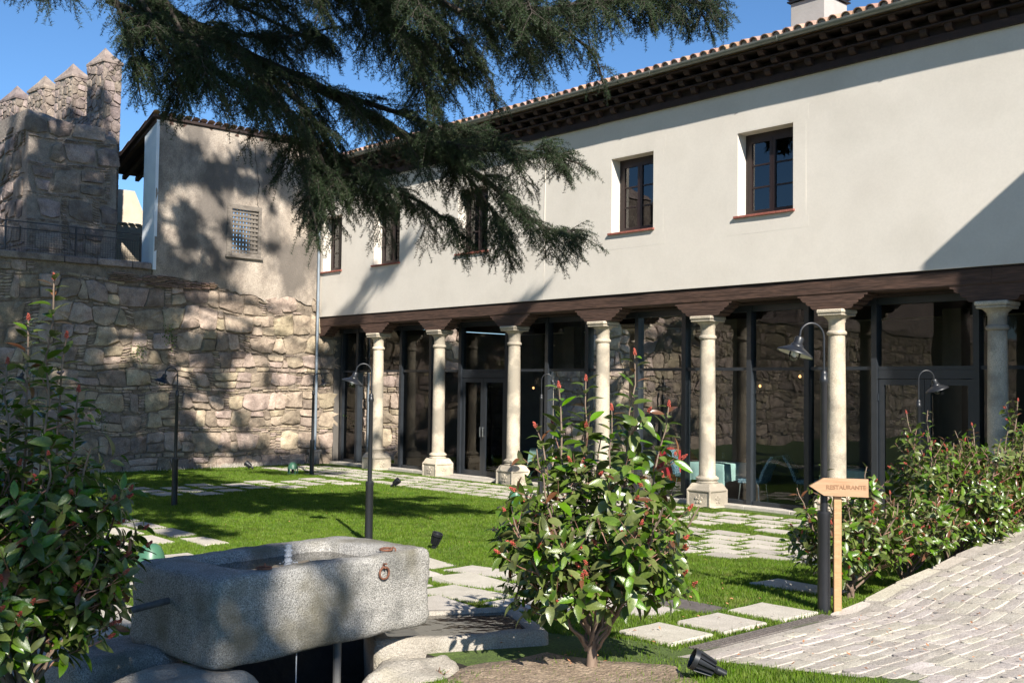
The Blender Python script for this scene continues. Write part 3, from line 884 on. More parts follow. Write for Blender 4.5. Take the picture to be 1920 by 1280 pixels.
# ================================================================ the restaurant building
FY = 16.25
rb = empty('restaurant_building', (-14, FY, 0), label='long cream rendered building with stone columns, dark beams and glazed ground floor', cat='building')
ir = Vector((14, -FY, 0))
def part(b, name, m, parent=None, sm=None, **k):
    o = b.build(name, m, parent or rb, sm, **k)
    if (parent or rb) is rb: o.location = ir
    return o
XL, XR = -26.2, -2.6
WINS = [(-26.02, -25.05), (-23.5, -22.32), (-19.95, -18.82), (-14.9, -13.76), (-11.73, -10.53)]
ZB, ZT, WZ0, WZ1 = 4.17, 8.3, 5.44, 7.0
# wall: fine grid with slight unevenness, window openings left out
cx_ = sorted(set([XL, XR] + [v for w in WINS for v in w] + [XL + .3 * i for i in range(1, 78)]))
keep = [XL]
ops = [v for w in WINS for v in w] + [XR]
for v in cx_[1:]:
    if v in ops or (v - keep[-1] > .08 and all(abs(v - q) > .08 for q in ops)): keep.append(v)
zz_ = [ZB, 4.5, 4.85, 5.15, WZ0, 5.75, 6.1, 6.45, 6.75, WZ1, 7.3, 7.6, 7.85, ZT]
def fy(x, z):
    n = .014 * noise.noise(Vector((x * .45, z * .6, 5)))
    k = min([1.] + [abs(x - q) / .5 for w in WINS for q in w]); return FY + n * min(1, k)
b = MB(); W = len(keep)
for z in zz_:
    for x in keep: b.v.append((x, fy(x, z), z)); b.r.append(0)
for j in range(len(zz_) - 1):
    for i in range(W - 1):
        xm = (keep[i] + keep[i + 1]) / 2; zm = (zz_[j] + zz_[j + 1]) / 2
        if WZ0 < zm < WZ1 and any(a < xm < c for a, c in WINS): continue
        a = j * W + i; b.f.append((a, a + 1, a + W + 1, a + W))
wall = part(b, 'facade_wall', MT['plaster'], sm=180)
b = MB()
b.box(XL, XR, FY + .02, FY + .5, ZB, ZB + .05); b.box(XL - .02, XL + .001, FY + .03, 24, ZB, 8.4); b.box(XR, XR + .1, FY, 24, 0, 8.4)
b.box(XL, XR, 23.9, 24.1, 0, 8.4)
part(b, 'rear_walls', MT['plaster'])
part(MB().box(XL, XR, FY + .07, 23.9, 4.0, 4.17), 'floor_slab', MT['eavewood'])
part(MB().box(XL, XR, 19.2, 19.3, 4.17, 8.3), 'upper_partition', MT['room'])
for a, c in WINS:
    b = MB(); R_ = .34
    b.box(a - .05, a, FY + .004, FY + R_, WZ0, WZ1); b.box(c, c + .05, FY + .004, FY + R_, WZ0, WZ1)
    b.box(a - .05, c + .05, FY + .004, FY + R_, WZ1, WZ1 + .05); b.box(a - .05, c + .05, FY + .04, FY + R_, WZ0 - .05, WZ0)
    part(b, 'window_reveal', MT['plaster'])
    # flat plaster band round the opening
    b = MB(); t = .0012; s_ = .26
    for x0, x1, z0, z1 in ((a - s_, a, WZ0 - .14, WZ1 + .02), (c, c + s_, WZ0 - .14, WZ1 + .02), (a - s_ - .05, c + s_ + .05, WZ1 + .02, WZ1 + .28), (a - s_ - .05, c + s_ + .05, WZ0 - .34, WZ0 - .14)):
        x0 = max(x0, XL + .01)
        n = 6
        vs = []; fs = []
        for k in range(n + 1):
            x = x0 + (x1 - x0) * k / n
            for z in (z0, z1): vs.append((x, fy(x, z) - t, z))
            for z in (z0, z1): vs.append((x, fy(x, z) + .01, z))
        for k in range(n):
            q = k * 4; fs += [(q, q + 4, q + 5, q + 1), (q, q + 2, q + 6, q + 4), (q + 1, q + 5, q + 7, q + 3)]
        fs += [(0, 1, 3, 2), (n * 4, n * 4 + 2, n * 4 + 3, n * 4 + 1)]
        b.add(vs, fs)
    part(b, 'plaster_band', MT['plaster'])
    w = empty('window'); w.parent = rb; w.location = Vector((a, FY + R_ - .07, WZ0)) + ir
    wd, ht = c - a, WZ1 - WZ0
    b = MB(); b.box(0, .085, 0, .07, 0, ht); b.box(wd - .085, wd, 0, .07, 0, ht); b.box(.085, wd - .085, 0, .07, ht - .10, ht); b.box(.085, wd - .085, 0, .07, 0, .05)
    b.build('window_frame', MT['winwood'], w)
    for h in (0, 1):
        x0 = .09 + h * (wd - .18) / 2; x1 = x0 + (wd - .18) / 2 - .004
        b = MB(); b.box(x0, x0 + .06, -.018, .04, .055, ht - .105); b.box(x1 - .06, x1, -.018, .04, .055, ht - .105)
        b.box(x0 + .06, x1 - .06, -.018, .04, ht - .175, ht - .105); b.box(x0 + .06, x1 - .06, -.018, .04, .055, .125)
        zs = [.125 + (ht - .3) * k / 3 for k in range(4)]
        for z in zs[1:3]: b.box(x0 + .06, x1 - .06, -.012, .035, z - .014, z + .014)
        b.build('casement', MT['winwood'], w)
        for k in range(3):
            MB().box(x0 + .062, x1 - .062, .008, .014, zs[k] + (.018 if k else .002), zs[k + 1] - (.018 if k < 2 else .002)).build('pane', MT['pane'], w)
    b = MB(); n = max(4, int((wd + .1) / .13))
    for k in range(n):
        x0 = -.06 + (wd + .1) * k / n; b.bbox(x0, x0 + (wd + .1) / n - .004, -.32, .0, -.035, .006, .004)
    b.build('sill', MT['sill'], w)
# vertical joint in the render
part(MB().box(-16.902, -16.893, FY - .004, FY + .02, ZB, 7.8), 'render_joint', MT['plaster'])

# ---------------------------------------------------------------- cornice of dark corbels
random.seed(40)
tiers = [(7.92, .115, .17, 0), (8.065, .115, .28, .5), (8.21, .11, .38, 0)]
b = MB(); x = XL
while x < XR:
    l = min(random.uniform(2.5, 4), XR - x); b.box(x, x + l - .006, FY - .07 + random.uniform(-.004, .004), FY + .02, 7.79 + random.uniform(-.006, .006), 7.915); x += l
part(b, 'wall_plate', MT['eavewood'])
part(MB().box(XL, XR, FY - .03, FY + .02, 7.917, 8.37), 'cornice_backing', MT['eavewood'])
for z, h, pj, off in tiers:
    part(MB().box(XL, XR, FY - pj - .035, FY + .02, z + h + .003, z + h + .026), 'cornice_board', MT['eavewood'])
    prof = [(0, 0), (-pj * .35, .0)] + [(-pj * (.35 + .62 * math.sin(t)), h * .75 * (1 - math.cos(t))) for t in (.5, .9, 1.25, 1.57)] + [(-pj, h), (0, h)]
    me = None; pitch = .42; k = 0; x = XL + .1 + off * pitch
    b = MB(); b.prism(prof, lambda u, v, t: Vector((t, u, v)), -.06, .06); me = b.mesh('corbel'); me.materials.append(MT['eaveend'])
    while x < XR - .05:
        o = link_mesh('corbel', me, None, rb, Vector((x, FY, z)) + ir); x += pitch
# gutter
b = MB(); n = 10; gx = [XL - .05] + [XL + 3 * i for i in range(1, 8)] + [XR]
gy, gz, grr = FY - .50, 8.43, .075
vs = []; fs = []
ring = [(-grr * math.cos(math.pi * k / n), -grr * math.sin(math.pi * k / n)) for k in range(n + 1)] + [(grr * .9 * math.cos(math.pi * k / n), -grr * .9 * math.sin(math.pi * k / n) + .004) for k in range(n + 1)]
for x in gx:
    for u, v in ring: vs.append((x, gy + u, gz + v))
m_ = len(ring)
for i in range(len(gx) - 1):
    for k in range(m_): a = i * m_ + k; c = i * m_ + (k + 1) % m_; fs.append((a, c, c + m_, a + m_))
b.add(vs, fs); part(b, 'gutter', MT['zinc'], sm=40)
b = MB()
for i in range(9): b.tube([(XL + 2.9 * i + .3, gy - grr - .004, gz + .0), (XL + 2.9 * i + .34, gy - grr - .004, gz)], .002, 4)
for i in range(9):
    x = XL + 2.9 * i + 1.2
    pts = [(x, gy - math.cos(math.pi * k / 8) * (grr + .005), gz - math.sin(math.pi * k / 8) * (grr + .005)) for k in range(9)]
    b.tube(pts, .006, 5)
    b.tube([(x, gy, gz), (x, gy + .12, gz + .03)], .005, 4)
part(b, 'gutter_clips', MT['zinc'])
# roof and its eave tiles
SL = math.tan(rad(19))
b = MB(); ey, ez = FY - .42, 8.40
b.add([(XL - .1, ey, ez), (XR, ey, ez), (XR, 20.3, ez + (20.3 - ey) * SL), (XL - .1, 20.3, ez + (20.3 - ey) * SL), (XL - .1, 24.6, ez), (XR, 24.6, ez)], [(0, 1, 2, 3), (3, 2, 5, 4)])
b.add([(XL - .1, ey, ez - .03), (XR, ey, ez - .03), (XR, 17, ez - .04), (XL - .1, 17, ez - .04)], [(0, 3, 2, 1)])
roof = part(b, 'roof', MT['tile'])
def tile_mesh(r0, r1, l, up):
    b = MB(); vs = []; n = 8; t = .014
    for (rr, y) in ((r0, 0), (r1, l)):
        for q in (rr, rr - t):
            for k in range(n + 1):
                a = math.pi * k / n; vs.append((q * math.cos(a), y, (q * math.sin(a)) * (1 if up else -1)))
    m_ = n + 1; fs = []
    for k in range(n):
        fs += [(k, k + 1, 2 * m_ + k + 1, 2 * m_ + k), (m_ + k + 1, m_ + k, 3 * m_ + k, 3 * m_ + k + 1), (k + 1, k, m_ + k, m_ + k + 1)]
    b.add(vs, fs); me = b.mesh('roof_tile', 50); me.materials.append(MT['tile']); return me
tA = tile_mesh(.092, .075, .46, True); tB = tile_mesh(.09, .075, .46, False)
random.seed(41)
x = XL + .05; k = 0; far = MB(); mort = MB(); pit = .226
while x < XR - .05:
    for row in range(5):
        y = ey - .10 + row * .36; z = ez + .035 + (y - ey) * SL
        for (me, dx, dz) in ((tB, -pit / 2, .085), (tA, 0, .045)):
            j = (random.uniform(-.008, .008), random.uniform(-.012, .012), random.uniform(-.006, .006))
            loc = Vector((x + dx + j[0], y + j[1] + (0.03 if me is tB else 0), z + dz + j[2]))
            rot = (math.atan(SL), 0, random.uniform(-.03, .03))
            if row == 0:
                o = bpy.data.objects.new('roof_tile', me); o.parent = roof; o.location = loc; o.rotation_euler = rot; col.objects.link(o)
            else:
                mm = Matrix.LocRotScale(loc, __import__('mathutils').Euler(rot), Vector((1, 1, 1)))
                far.add([mm @ v.co for v in me.vertices], [tuple(p.vertices) for p in me.polygons])
    # lime mortar filling under the cover tile
    mort.lathe([(.0, 0), (.07, .0), (.07, .05), (0, .055)], 8, (x + random.uniform(-.01, .01), ey - .065, ez + .068 + random.uniform(-.02, 0)), axis=(0, 1, .1), cap=False)
    x += pit; k += 1
o = far.build('upper_roof_tiles', MT['tile'], roof, sm=50, kind='stuff')
mort.build('mortar_fill', MT['chim'], roof, sm=50)
# chimney
ch = empty('chimney'); ch.parent = rb; ch.location = Vector((-11.4, 17.5, 8.75)) + ir
MB().bbox(0, .74, 0, .8, 0, .94, .012).build('stack', MT['chim'], ch)
MB().box(.04, .70, .04, .76, .94, 1.6).build('cowl_core', MT['metal'], ch)
for k in range(9):
    z = .95 + .065 * k; MB().box(-.05, .79, -.05, .85, z, z + .028).build('louvre', MT['metal'], ch)
MB().box(-.12, 1.5, -.1, .95, 1.55, 1.62).build('cowl_cap', MT['metal'], ch)

# ---------------------------------------------------------------- beam, brackets, columns
random.seed(42)
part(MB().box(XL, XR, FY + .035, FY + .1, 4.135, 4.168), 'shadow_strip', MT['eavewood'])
cxs = [-23.5, -20.86, -18.08, -15.3, -12.56, -9.8, -7.05, -4.3]
x = XL
b_edges = [XL] + cxs + [XR]
for i in range(len(b_edges) - 1):
    x0, x1 = b_edges[i], b_edges[i + 1]
    b = MB(); n = 14; vs = []; fs = []
    for k in range(n + 1):
        xx = x0 + (x1 - x0) * k / n + (0.003 if k == 0 else (-.003 if k == n else 0))
        w1 = .012 * noise.noise(Vector((xx * 1.2, 1, 0))); w2 = .014 * noise.noise(Vector((xx * .8, 9, 0)))
        vs += [(xx, FY + .05 + w1, 3.885 + w2), (xx, FY + .035 + w1, 3.91 + w2), (xx, FY + .03 + w1, 4.13), (xx, FY + .40, 4.13), (xx, FY + .40, 3.885 + w2)]
    for k in range(n):
        for q in range(5): a = k * 5 + q; c = k * 5 + (q + 1) % 5; fs.append((a, c, c + 5, a + 5))
    fs += [(0, 1, 2, 3, 4), tuple(n * 5 + q for q in (4, 3, 2, 1, 0))]
    b.add(vs, fs); part(b, 'beam', MT['wood'])
bp_ = [(.31, 3.632), (.37, 3.64), (.405, 3.675), (.405, 3.70), (.46, 3.705), (.50, 3.735), (.505, 3.77), (.555, 3.775), (.60, 3.81), (.61, 3.85), (.665, 3.853), (.67, 3.884)]
prof = [(-u, z) for u, z in reversed(bp_)] + bp_
bz = MB(); bz.prism(prof, lambda u, v, t: Vector((u, t, v)), FY + .045, FY + .39); zm = bz.mesh('beam_bracket'); zm.materials.append(MT['wood'])
for x in cxs: link_mesh('beam_bracket', zm, None, rb, Vector((x, 0, 0)) + ir)
bz = MB(); bz.prism([(0.003, 3.632)] + [(u, z) for u, z in bp_] + [(0.003, 3.884)], lambda u, v, t: Vector((u, t, v)), FY + .045, FY + .39)
o = part(bz, 'beam_bracket', MT['wood']); o.location = Vector((XL - .1, 0, 0)) + ir
# column parts
def lathe_mesh(name, prof, n, m, sm=40):
    b = MB(); b.lathe(prof, n); me = b.mesh(name, sm); me.materials.append(m); return me
shaft = lathe_mesh('shaft', [(.160, .585), (.157, .62), (.155, 1.2), (.152, 2.0), (.144, 2.8), (.139, 3.18)], 28, MT['colstone'])
neck = lathe_mesh('neck', [(.137, 3.18), (.160, 3.195), (.170, 3.215), (.170, 3.235), (.160, 3.255), (.139, 3.27), (.138, 3.40), (.148, 3.42), (.152, 3.45), (.175, 3.475), (.218, 3.515)], 28, MT['colstone'])
basem = lathe_mesh('base_moulding', [(.205, .44), (.205, .455), (.215, .47), (.19, .485), (.186, .50), (.215, .515), (.222, .535), (.215, .555), (.185, .567), (.176, .585)], 28, MT['colstone'])
b = MB(); b.bbox(-.235, .235, -.235, .235, 3.517, 3.56, .012); b.bbox(-.252, .252, -.252, .252, 3.562, 3.63, .016); abac = b.mesh('abacus'); abac.materials.append(MT['colstone'])
# pedestal: cube with recessed panels and a sloping top
bm = bmesh.new(); bmesh.ops.create_cube(bm, size=1)
for v in bm.verts: v.co = Vector((v.co.x * .56, v.co.y * .56, -.03 if v.co.z < 0 else .335))
bm.faces.ensure_lookup_table()
side = [f for f in bm.faces if abs(f.normal.z) < .5]; top = [f for f in bm.faces if f.normal.z > .5]
r = bmesh.ops.inset_individual(bm, faces=side, thickness=.055, depth=-.0); bmesh.ops.inset_individual(bm, faces=side, thickness=.008, depth=-.022)
bmesh.ops.inset_region(bm, faces=top, thickness=.012)
for rr, z in ((.255, .36), (.235, .40), (.212, .43), (.20, .445)):
    bmesh.ops.inset_region(bm, faces=top, thickness=.001)
    for v in set(v for f in top for v in f.verts): v.co.x = math.copysign(rr, v.co.x); v.co.y = math.copysign(rr, v.co.y); v.co.z = z
bmesh.ops.bevel(bm, geom=[e for e in bm.edges if e.is_manifold and e.calc_face_angle(0) > 1.2], offset=.01, segments=1, affect='EDGES')
pedm = bpy.data.meshes.new('pedestal'); bm.to_mesh(pedm); bm.free(); pedm.materials.append(MT['colstone'])
# rosette: five petals and a boss
b = MB()
for k in range(5):
    a = 2 * math.pi * k / 5 + .3; c = (.058 * math.cos(a), 0, .058 * math.sin(a))
    vs = []; n = 8
    for q in range(n):
        t = 2 * math.pi * q / n; u = .040 * math.cos(t); v = .030 * math.sin(t)
        vs.append((c[0] + u * math.cos(a) - v * math.sin(a), .0, c[2] + u * math.sin(a) + v * math.cos(a)))
    vs += [(c[0] + (p[0] - c[0]) * .7, -.016, c[2] + (p[2] - c[2]) * .7) for p in vs[:n]] + [(c[0], -.012, c[2])]
    b.add(vs, [(q, (q + 1) % n, n + (q + 1) % n, n + q) for q in range(n)] + [(n + q, n + (q + 1) % n, 2 * n) for q in range(n)])
b.lathe([(.024, 0), (.022, .016), (.0, .024)], 8, axis=(0, -1, 0)); ros = b.mesh('rosette', 60); ros.materials.append(MT['colstone'])
for x in cxs:
    c = empty('column'); c.parent = rb; c.location = Vector((x, 16.47, 0)) + ir
    for nm, me in (('pedestal', pedm), ('base_moulding', basem), ('shaft', shaft), ('capital', neck), ('abacus', abac)):
        o = link_mesh(nm, me, None, c)
        if nm in ('shaft', 'capital', 'base_moulding'): o.rotation_euler = (0, 0, x * 7)
    link_mesh('rosette', ros, None, c, (0, -.257, .155))
    o = link_mesh('rosette', ros, None, c, (.257, 0, .155)); o.rotation_euler = (0, 0, math.pi / 2)

# ---------------------------------------------------------------- glazing behind the columns
GY = 17.0
gl = [-25.95, -25.17, -23.1, -21.8, -20.6, -18.85, -17.47, -16.2, -14.75, -13.5, -11.93, -10.68, -9.35, -7.58, -6.2, -4.6, -3.2]
doors = {(-20.6, -18.85), (-9.35, -7.58)}
for x in gl:
    part(MB().box(x - .05, x + .05, GY - .09, GY + .08, .055, 3.9), 'mullion', MT['frame'])
part(MB().box(XL, XR, GY - .07, GY + .06, 3.72, 3.995), 'head_frame', MT['frame'])
part(MB().box(XL, XR, FY + .41, GY - .075, 3.84, 3.995), 'soffit', MT['eavewood'])
for i in range(len(gl) - 1):
    a, c = gl[i] + .052, gl[i + 1] - .052
    isd = (gl[i], gl[i + 1]) in doors
    part(MB().box(a, c, GY - .045, GY + .045, 2.60, 2.66), 'transom', MT['frame'])
    t = random.uniform(-.003, .003)
    part(MB().add([(a, GY + t, 2.66), (c, GY - t, 2.66), (c, GY - t, 3.72), (a, GY + t, 3.72)], [(0, 1, 2, 3)]), 'glass_pane', MT['glass'])
    if not isd:
        part(MB().box(a, c, GY - .045, GY + .045, .055, .13), 'bottom_rail', MT['frame'])
        part(MB().add([(a, GY + t, .13), (c, GY - t, .13), (c, GY - t, 2.6), (a, GY + t, 2.6)], [(0, 1, 2, 3)]), 'glass_pane', MT['glass'])
    else:
        part(MB().box(a, c, GY - .05, GY + .05, 2.45, 2.597), 'door_head', MT['frame'])
        mid = (a + c) / 2
        for x0, x1, hs in ((a + .01, mid - .004, 1), (mid + .004, c - .01, 0)):
            d = empty('door'); d.parent = rb; d.location = Vector((x0, GY - .04, .03)) + ir; w = x1 - x0
            b = MB(); b.box(0, .095, 0, .06, 0, 2.41); b.box(w - .095, w, 0, .06, 0, 2.41); b.box(.095, w - .095, 0, .06, 2.31, 2.41); b.box(.095, w - .095, 0, .06, 0, .15)
            b.build('door_frame', MT['frame'], d)
            MB().box(.095, w - .095, .027, .033, .15, 2.31).build('pane', MT['glass'], d)
            hx = w - .05 if hs else .05
            b = MB(); b.tube([(hx, -.05, .98), (hx, -.05, 1.22)], .011, 8); b.tube([(hx, -.05, 1.0), (hx, 0, 1.0)], .008, 6); b.tube([(hx, -.05, 1.2), (hx, 0, 1.2)], .008, 6)
            b.build('handle', MT['chrome'], d)
            for z in (.35, 2.1):
                hx2 = -.006 if hs else w - .006
                MB().tube([(hx2 + .006, -.012, z - .06), (hx2 + .006, -.012, z + .06)], .012, 8).build('hinge', MT['frame'], d)
# room
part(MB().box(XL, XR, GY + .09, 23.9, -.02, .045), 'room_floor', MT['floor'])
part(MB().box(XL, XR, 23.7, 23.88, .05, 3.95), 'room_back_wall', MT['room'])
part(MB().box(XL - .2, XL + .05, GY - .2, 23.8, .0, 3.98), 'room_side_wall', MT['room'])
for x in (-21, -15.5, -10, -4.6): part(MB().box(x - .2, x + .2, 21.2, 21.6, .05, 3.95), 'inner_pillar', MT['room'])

# wing of the same building, out of frame on the right: its eave throws the shadow on the facade
b = MB(); b.box(-2.6, 6, 14.05, 16.2, -.2, 8.2); b.add([(-2.9, 13.9, 8.44), (-2.9, 16.25, 8.44), (1.6, 16.25, 10), (1.6, 13.9, 10), (-2.9, 13.9, 8.3), (-2.9, 16.25, 8.3), (6, 16.25, 8.3), (6, 13.9, 8.3), (6, 13.9, 9), (6, 16.25, 9)], [(0, 1, 2, 3), (4, 7, 6, 5), (0, 4, 5, 1), (3, 2, 9, 8), (0, 3, 8, 7, 4), (1, 5, 6, 9, 2), (7, 8, 9, 6)])
part(b, 'side_wing', MT['plaster'])

# downpipe in the corner
b = MB(); b.tube([(-26.02, 16.12, 8.3), (-26.02, 16.12, 5.0), (-26.02, 16.12, .05)], .042, 12)
for z in (1.2, 2.9, 4.6, 6.4): b.lathe([(.05, 0), (.05, .05)], 12, (-26.02, 16.12, z))
b.build('downpipe', MT['pipe'], sm=40, label='grey metal downpipe running down the corner between stone wall and restaurant', cat='downpipe')

# ================================================================ street lamps
def make_lamp():
    t = empty('street_lamp')
    MB().lathe([(.075, -.05), (.075, .0), (.058, .01), (.056, .04), (.054, .80), (.059, .82), (.059, .855), (.046, .87)], 20).build('lower_post', MT['metal'], t, sm=40)
    MB().lathe([(.032, .86), (.029, 1.97), (.038, 1.985), (.038, 2.02), (.032, 2.03), (.032, 2.06), (.03, 2.075), (.02, 2.09)], 16).build('upper_post', MT['metal'], t, sm=40)
    R = .112
    pts = [(0, 0, 2.08), (0, 0, 2.2)] + [(R - R * math.cos(a), 0, 2.375 + R * math.sin(a) * 1.15) for a in [math.pi * k / 12 for k in range(0, 11)]]
    e = Vector(pts[-1]); tip = Vector((.222, 0, 2.365)); pts.append(tuple(tip))
    MB().tube(pts, .0105, 10).build('gooseneck', MT['metal'], t, sm=60)
    h = empty('lamp_head'); h.parent = t; h.location = tip; h.rotation_euler = (0, -.30, 0)
    MB().lathe([(.018, .02), (.036, .012), (.042, -.005), (.042, -.045), (.055, -.055), (.06, -.072), (.10, -.095), (.152, -.125), (.158, -.135), (.158, -.143), (.149, -.136), (.10, -.107), (.05, -.08), (.0, -.078)], 28, cap=False).build('lamp_shade', MT['metal'], h, sm=40)
    MB().lathe([(.147, -.1375), (.10, -.1095), (.05, -.0825), (.0, -.081)], 28, cap=False).build('reflector', MT['shade_in'], h, sm=60)
    MB().lathe([(.040, -.088), (.048, -.11), (.050, -.15), (.042, -.18), (.022, -.20), (0, -.204)], 16, cap=False).build('bulb_glass', MT['clear'], h, sm=60)
    MB().lathe([(.014, -.082), (.02, -.11), (.024, -.14), (.014, -.165), (0, -.168)], 12, cap=False).build('bulb', MT['white'], h, sm=60)
    return t
lamp0 = make_lamp()
LG = 'gooseneck lamps round the lawn'
L_ = math.atan2(-.741, -.672)      # arm pointing to the left of the picture
lamps = [
    ((-5.04, 8.26), L_ + .1, 'tallest looking black gooseneck lamp beside the wooden arrow sign'),
    ((-12.34, 8.54), L_ + .2, 'black gooseneck lamp rising behind the granite trough'),
    ((-18.39, 8.47), L_ + .2, 'black gooseneck lamp on the lawn in front of the shaded stone wall'),
    ((-22.84, 14.07), L_ + math.pi, 'black gooseneck lamp next to the grey downpipe in the corner'),
    (tuple((-15.70, 15.07, 0.17)[:2]), L_ + math.pi, 'black gooseneck lamp behind the left side of the middle red-tipped shrub'),
    ((-7.25, 14.35), L_ + math.pi, 'black gooseneck lamp standing before the right hand glass door'),
    ((-22.4, 7.25), L_, 'farthest left gooseneck lamp, mostly hidden by the near left shrub'),
]
for i, ((x, y), a, lab) in enumerate(lamps):
    o = lamp0 if i == 0 else copy_tree(lamp0)
    o.location = (x, y, g(x, y)); o.rotation_euler = (0, 0, a); tag(o, lab, 'street lamp', LG)
for x, y in [(a[0][0], a[0][1]) for a in lamps]: slab_mask.append((x - .07, x + .07, y - .07, y + .07))

# ================================================================ arrow sign
sg = empty('restaurant_sign', (-4.93, 8.29, .28), rz=A + .06, label='wooden arrow sign reading RESTAURANTE on a post by the path', cat='sign')
MB().bbox(-.032, .032, -.022, .022, -.1, 1.03, .003).build('post', MT['signwood'], sg)
bo = MB(); out = [(-.255, 1.135), (-.13, 1.205), (.255, 1.20), (.255, 1.045), (-.13, 1.055)]
bo.prism([(u * .98, v - .02) for u, v in out], lambda u, v, t: Vector((u, t, v)), -.062, -.026)
bo.build('arrow_board', MT['signboard'], sg)
cu = bpy.data.curves.new('lettering', 'FONT'); cu.body = 'RESTAURANTE'; cu.size = .052; cu.extrude = .0022; cu.align_x = 'CENTER'; cu.align_y = 'CENTER'
cu.space_character = .98; cu.offset = .0006
to = bpy.data.objects.new('tmp', cu); col.objects.link(to)
dg = bpy.context.evaluated_depsgraph_get(); me = bpy.data.meshes.new_from_object(to.evaluated_get(dg)); bpy.data.objects.remove(to)
me.materials.clear(); me.materials.append(MT['lettershade'])  # letters are raised; the darker wood stands for the shadow of engraving
lt = link_mesh('lettering', me, None, sg, (.06, -.0635, 1.107)); lt.rotation_euler = (math.pi / 2, 0, 0)

# ================================================================ small garden lights
def make_spot(s=1.):
    t = empty('garden_spotlight')
    MB().tube([(0, 0, -.08), (0, 0, .075)], [.006, .012], 8).build('spike', MT['metal'], t)
    h = empty('lamp_body'); h.parent = t; h.location = (0, 0, .10)
    b = MB(); b.lathe([(.018, -.06), (.022, -.05), (.03, -.045), (.046, .045), (.055, .05), (.055, .075), (.048, .075), (.044, .055), (0, .054)], 20, cap=False)
    for k in range(12):
        a = 2 * math.pi * k / 12
        c, s_ = math.cos(a), math.sin(a)
        b.add([(c * .03 - s_ * .003, s_ * .03 + c * .003, -.045), (c * .03 + s_ * .003, s_ * .03 - c * .003, -.045), (c * .042, s_ * .042, -.045), (c * .056, s_ * .056, .048), (c * .044, s_ * .044, .048)], [(0, 2, 3, 4), (1, 4, 3, 2)])
    b.build('housing', MT['metal'], h, sm=35)
    MB().lathe([(.02, -.11), (.022, -.06), (.016, -.055)], 12).build('cable_gland', MT['metal'], h, sm=40)
    return t
sp0 = make_spot()
SG = 'black spike spotlights in the grass'
spots = [((-4.2, 5.5), g(-4.3, 5.6) - .02, 1.1, tuple(Vector((-.62, -.66, .42)).to_track_quat('Z', 'Y').to_euler()), 'large black spike spotlight lying at the bottom edge near the cobbles'),
         ((-11.1, 8.75), g(-11.1, 8.7), 1.15, (0, .35, .3), 'black spike spotlight in the sunny grass right of the trough'),
         ((-18.85, 13.73), 0, 1.1, (0, .9, .6), 'small black spotlight at the edge of the tree shadow before the columns'),
         ((-24.97, 13.5), 0, 1.2, (0, -1., .6), 'small black spotlight on the grass at the foot of the stone wall')]
for i, ((x, y), z, s, r, lab) in enumerate(spots):
    o = sp0 if i == 0 else copy_tree(sp0)
    o.location = (x, y, z); o.scale = (s * 1.15,) * 3; tag(o, lab, 'spotlight', SG)
    [c for c in o.children if c.name.startswith('lamp_body')][0].rotation_euler = r
def make_mush():
    t = empty('mushroom_light')
    MB().lathe([(.155, .17), (.15, .2), (.13, .27), (.095, .335), (.06, .36), (0, .368)], 20, cap=False).build('dome', MT['green'], t, sm=50)
    MB().lathe([(.12, .0), (.15, .0), (.15, .02), (.08, .03)], 20).build('base_plate', MT['green'], t, sm=40)
    for k in range(5):
        a = 2 * math.pi * k / 5; c, s = math.cos(a), math.sin(a)
        MB().tube([(c * .135, s * .135, .015), (c * .14, s * .14, .18)], .018, 6).build('leg', MT['green'], t)
    MB().lathe([(.04, .02), (.04, .16)], 10).build('core', MT['metal'], t)
    return t
mu0 = make_mush()
for i, ((x, y), s, lab) in enumerate([((-14.95, 13.7), .85, 'green dome garden speaker on legs beside the middle shrub'), ((-11.5, 5.04), 1.05, 'green dome peeping over the left end of the granite trough'), ((-23.2, 13.75), .85, 'green dome garden speaker at the far end of the lawn by the wall')]):
    o = mu0 if i == 0 else copy_tree(mu0)
    o.location = (x, y, g(x, y)); o.scale = (s,) * 3; tag(o, lab, 'garden speaker', 'green dome speakers on the lawn')

# planter at the foot of the glazing
b = MB(); b.lathe([(.12, 0), (.125, .02), (.165, .36), (.185, .365), (.185, .42), (.165, .42), (.16, .38), (0, .37)], 24, (-25.75, 15.95, 0), cap=False)
b.build('planter_pot', MT['pot'], sm=40, label='empty grey round planter pot standing by the downpipe', cat='pot')

# ================================================================ dining room
def make_table():
    t = empty('dining_table')
    b = MB(); b.box(-.4, .4, -.4, .4, .72, .745); b.build('tabletop', MT['oldwood'], t)
    for sx in (-1, 1):
        for sy in (-1, 1): MB().box(sx * .33 - .02, sx * .33 + .02, sy * .33 - .02, sy * .33 + .02, .045, .72).build('leg', MT['metal'], t)
    return t
def cloth(loc, lab):
    b = MB(); n = 48; hw = .45
    rows = [(1, .755), (1.02, .745), (1.03, .60), (1.05, .42)]
    for r, (s, z) in enumerate(rows):
        for k in range(n):
            a = 2 * math.pi * k / n; m_ = max(abs(math.cos(a)), abs(math.sin(a))); x = math.cos(a) / m_ * hw; y = math.sin(a) / m_ * hw
            corner = min(abs(math.cos(a)), abs(math.sin(a))) / m_
            w = 1 + (.03 * math.sin(a * 12) + .05 * corner ** 4) * max(0, r - 1)
            zz = z - (.14 * corner ** 6 if r == 3 else 0)
            b.v.append((x * s * w, y * s * w, zz)); b.r.append(0)
    b.v.append((0, 0, .757)); b.r.append(0); c = len(b.v) - 1
    for r in range(3):
        for k in range(n): a = r * n + k; d = r * n + (k + 1) % n; b.f.append((a, d, d + n, a + n))
    for k in range(n): b.f.append((k, (k + 1) % n, c))
    b.build('tablecloth', MT['aqua'], sm=50, loc=loc, label=lab, cat='tablecloth', group='aqua tablecloths behind the glass')
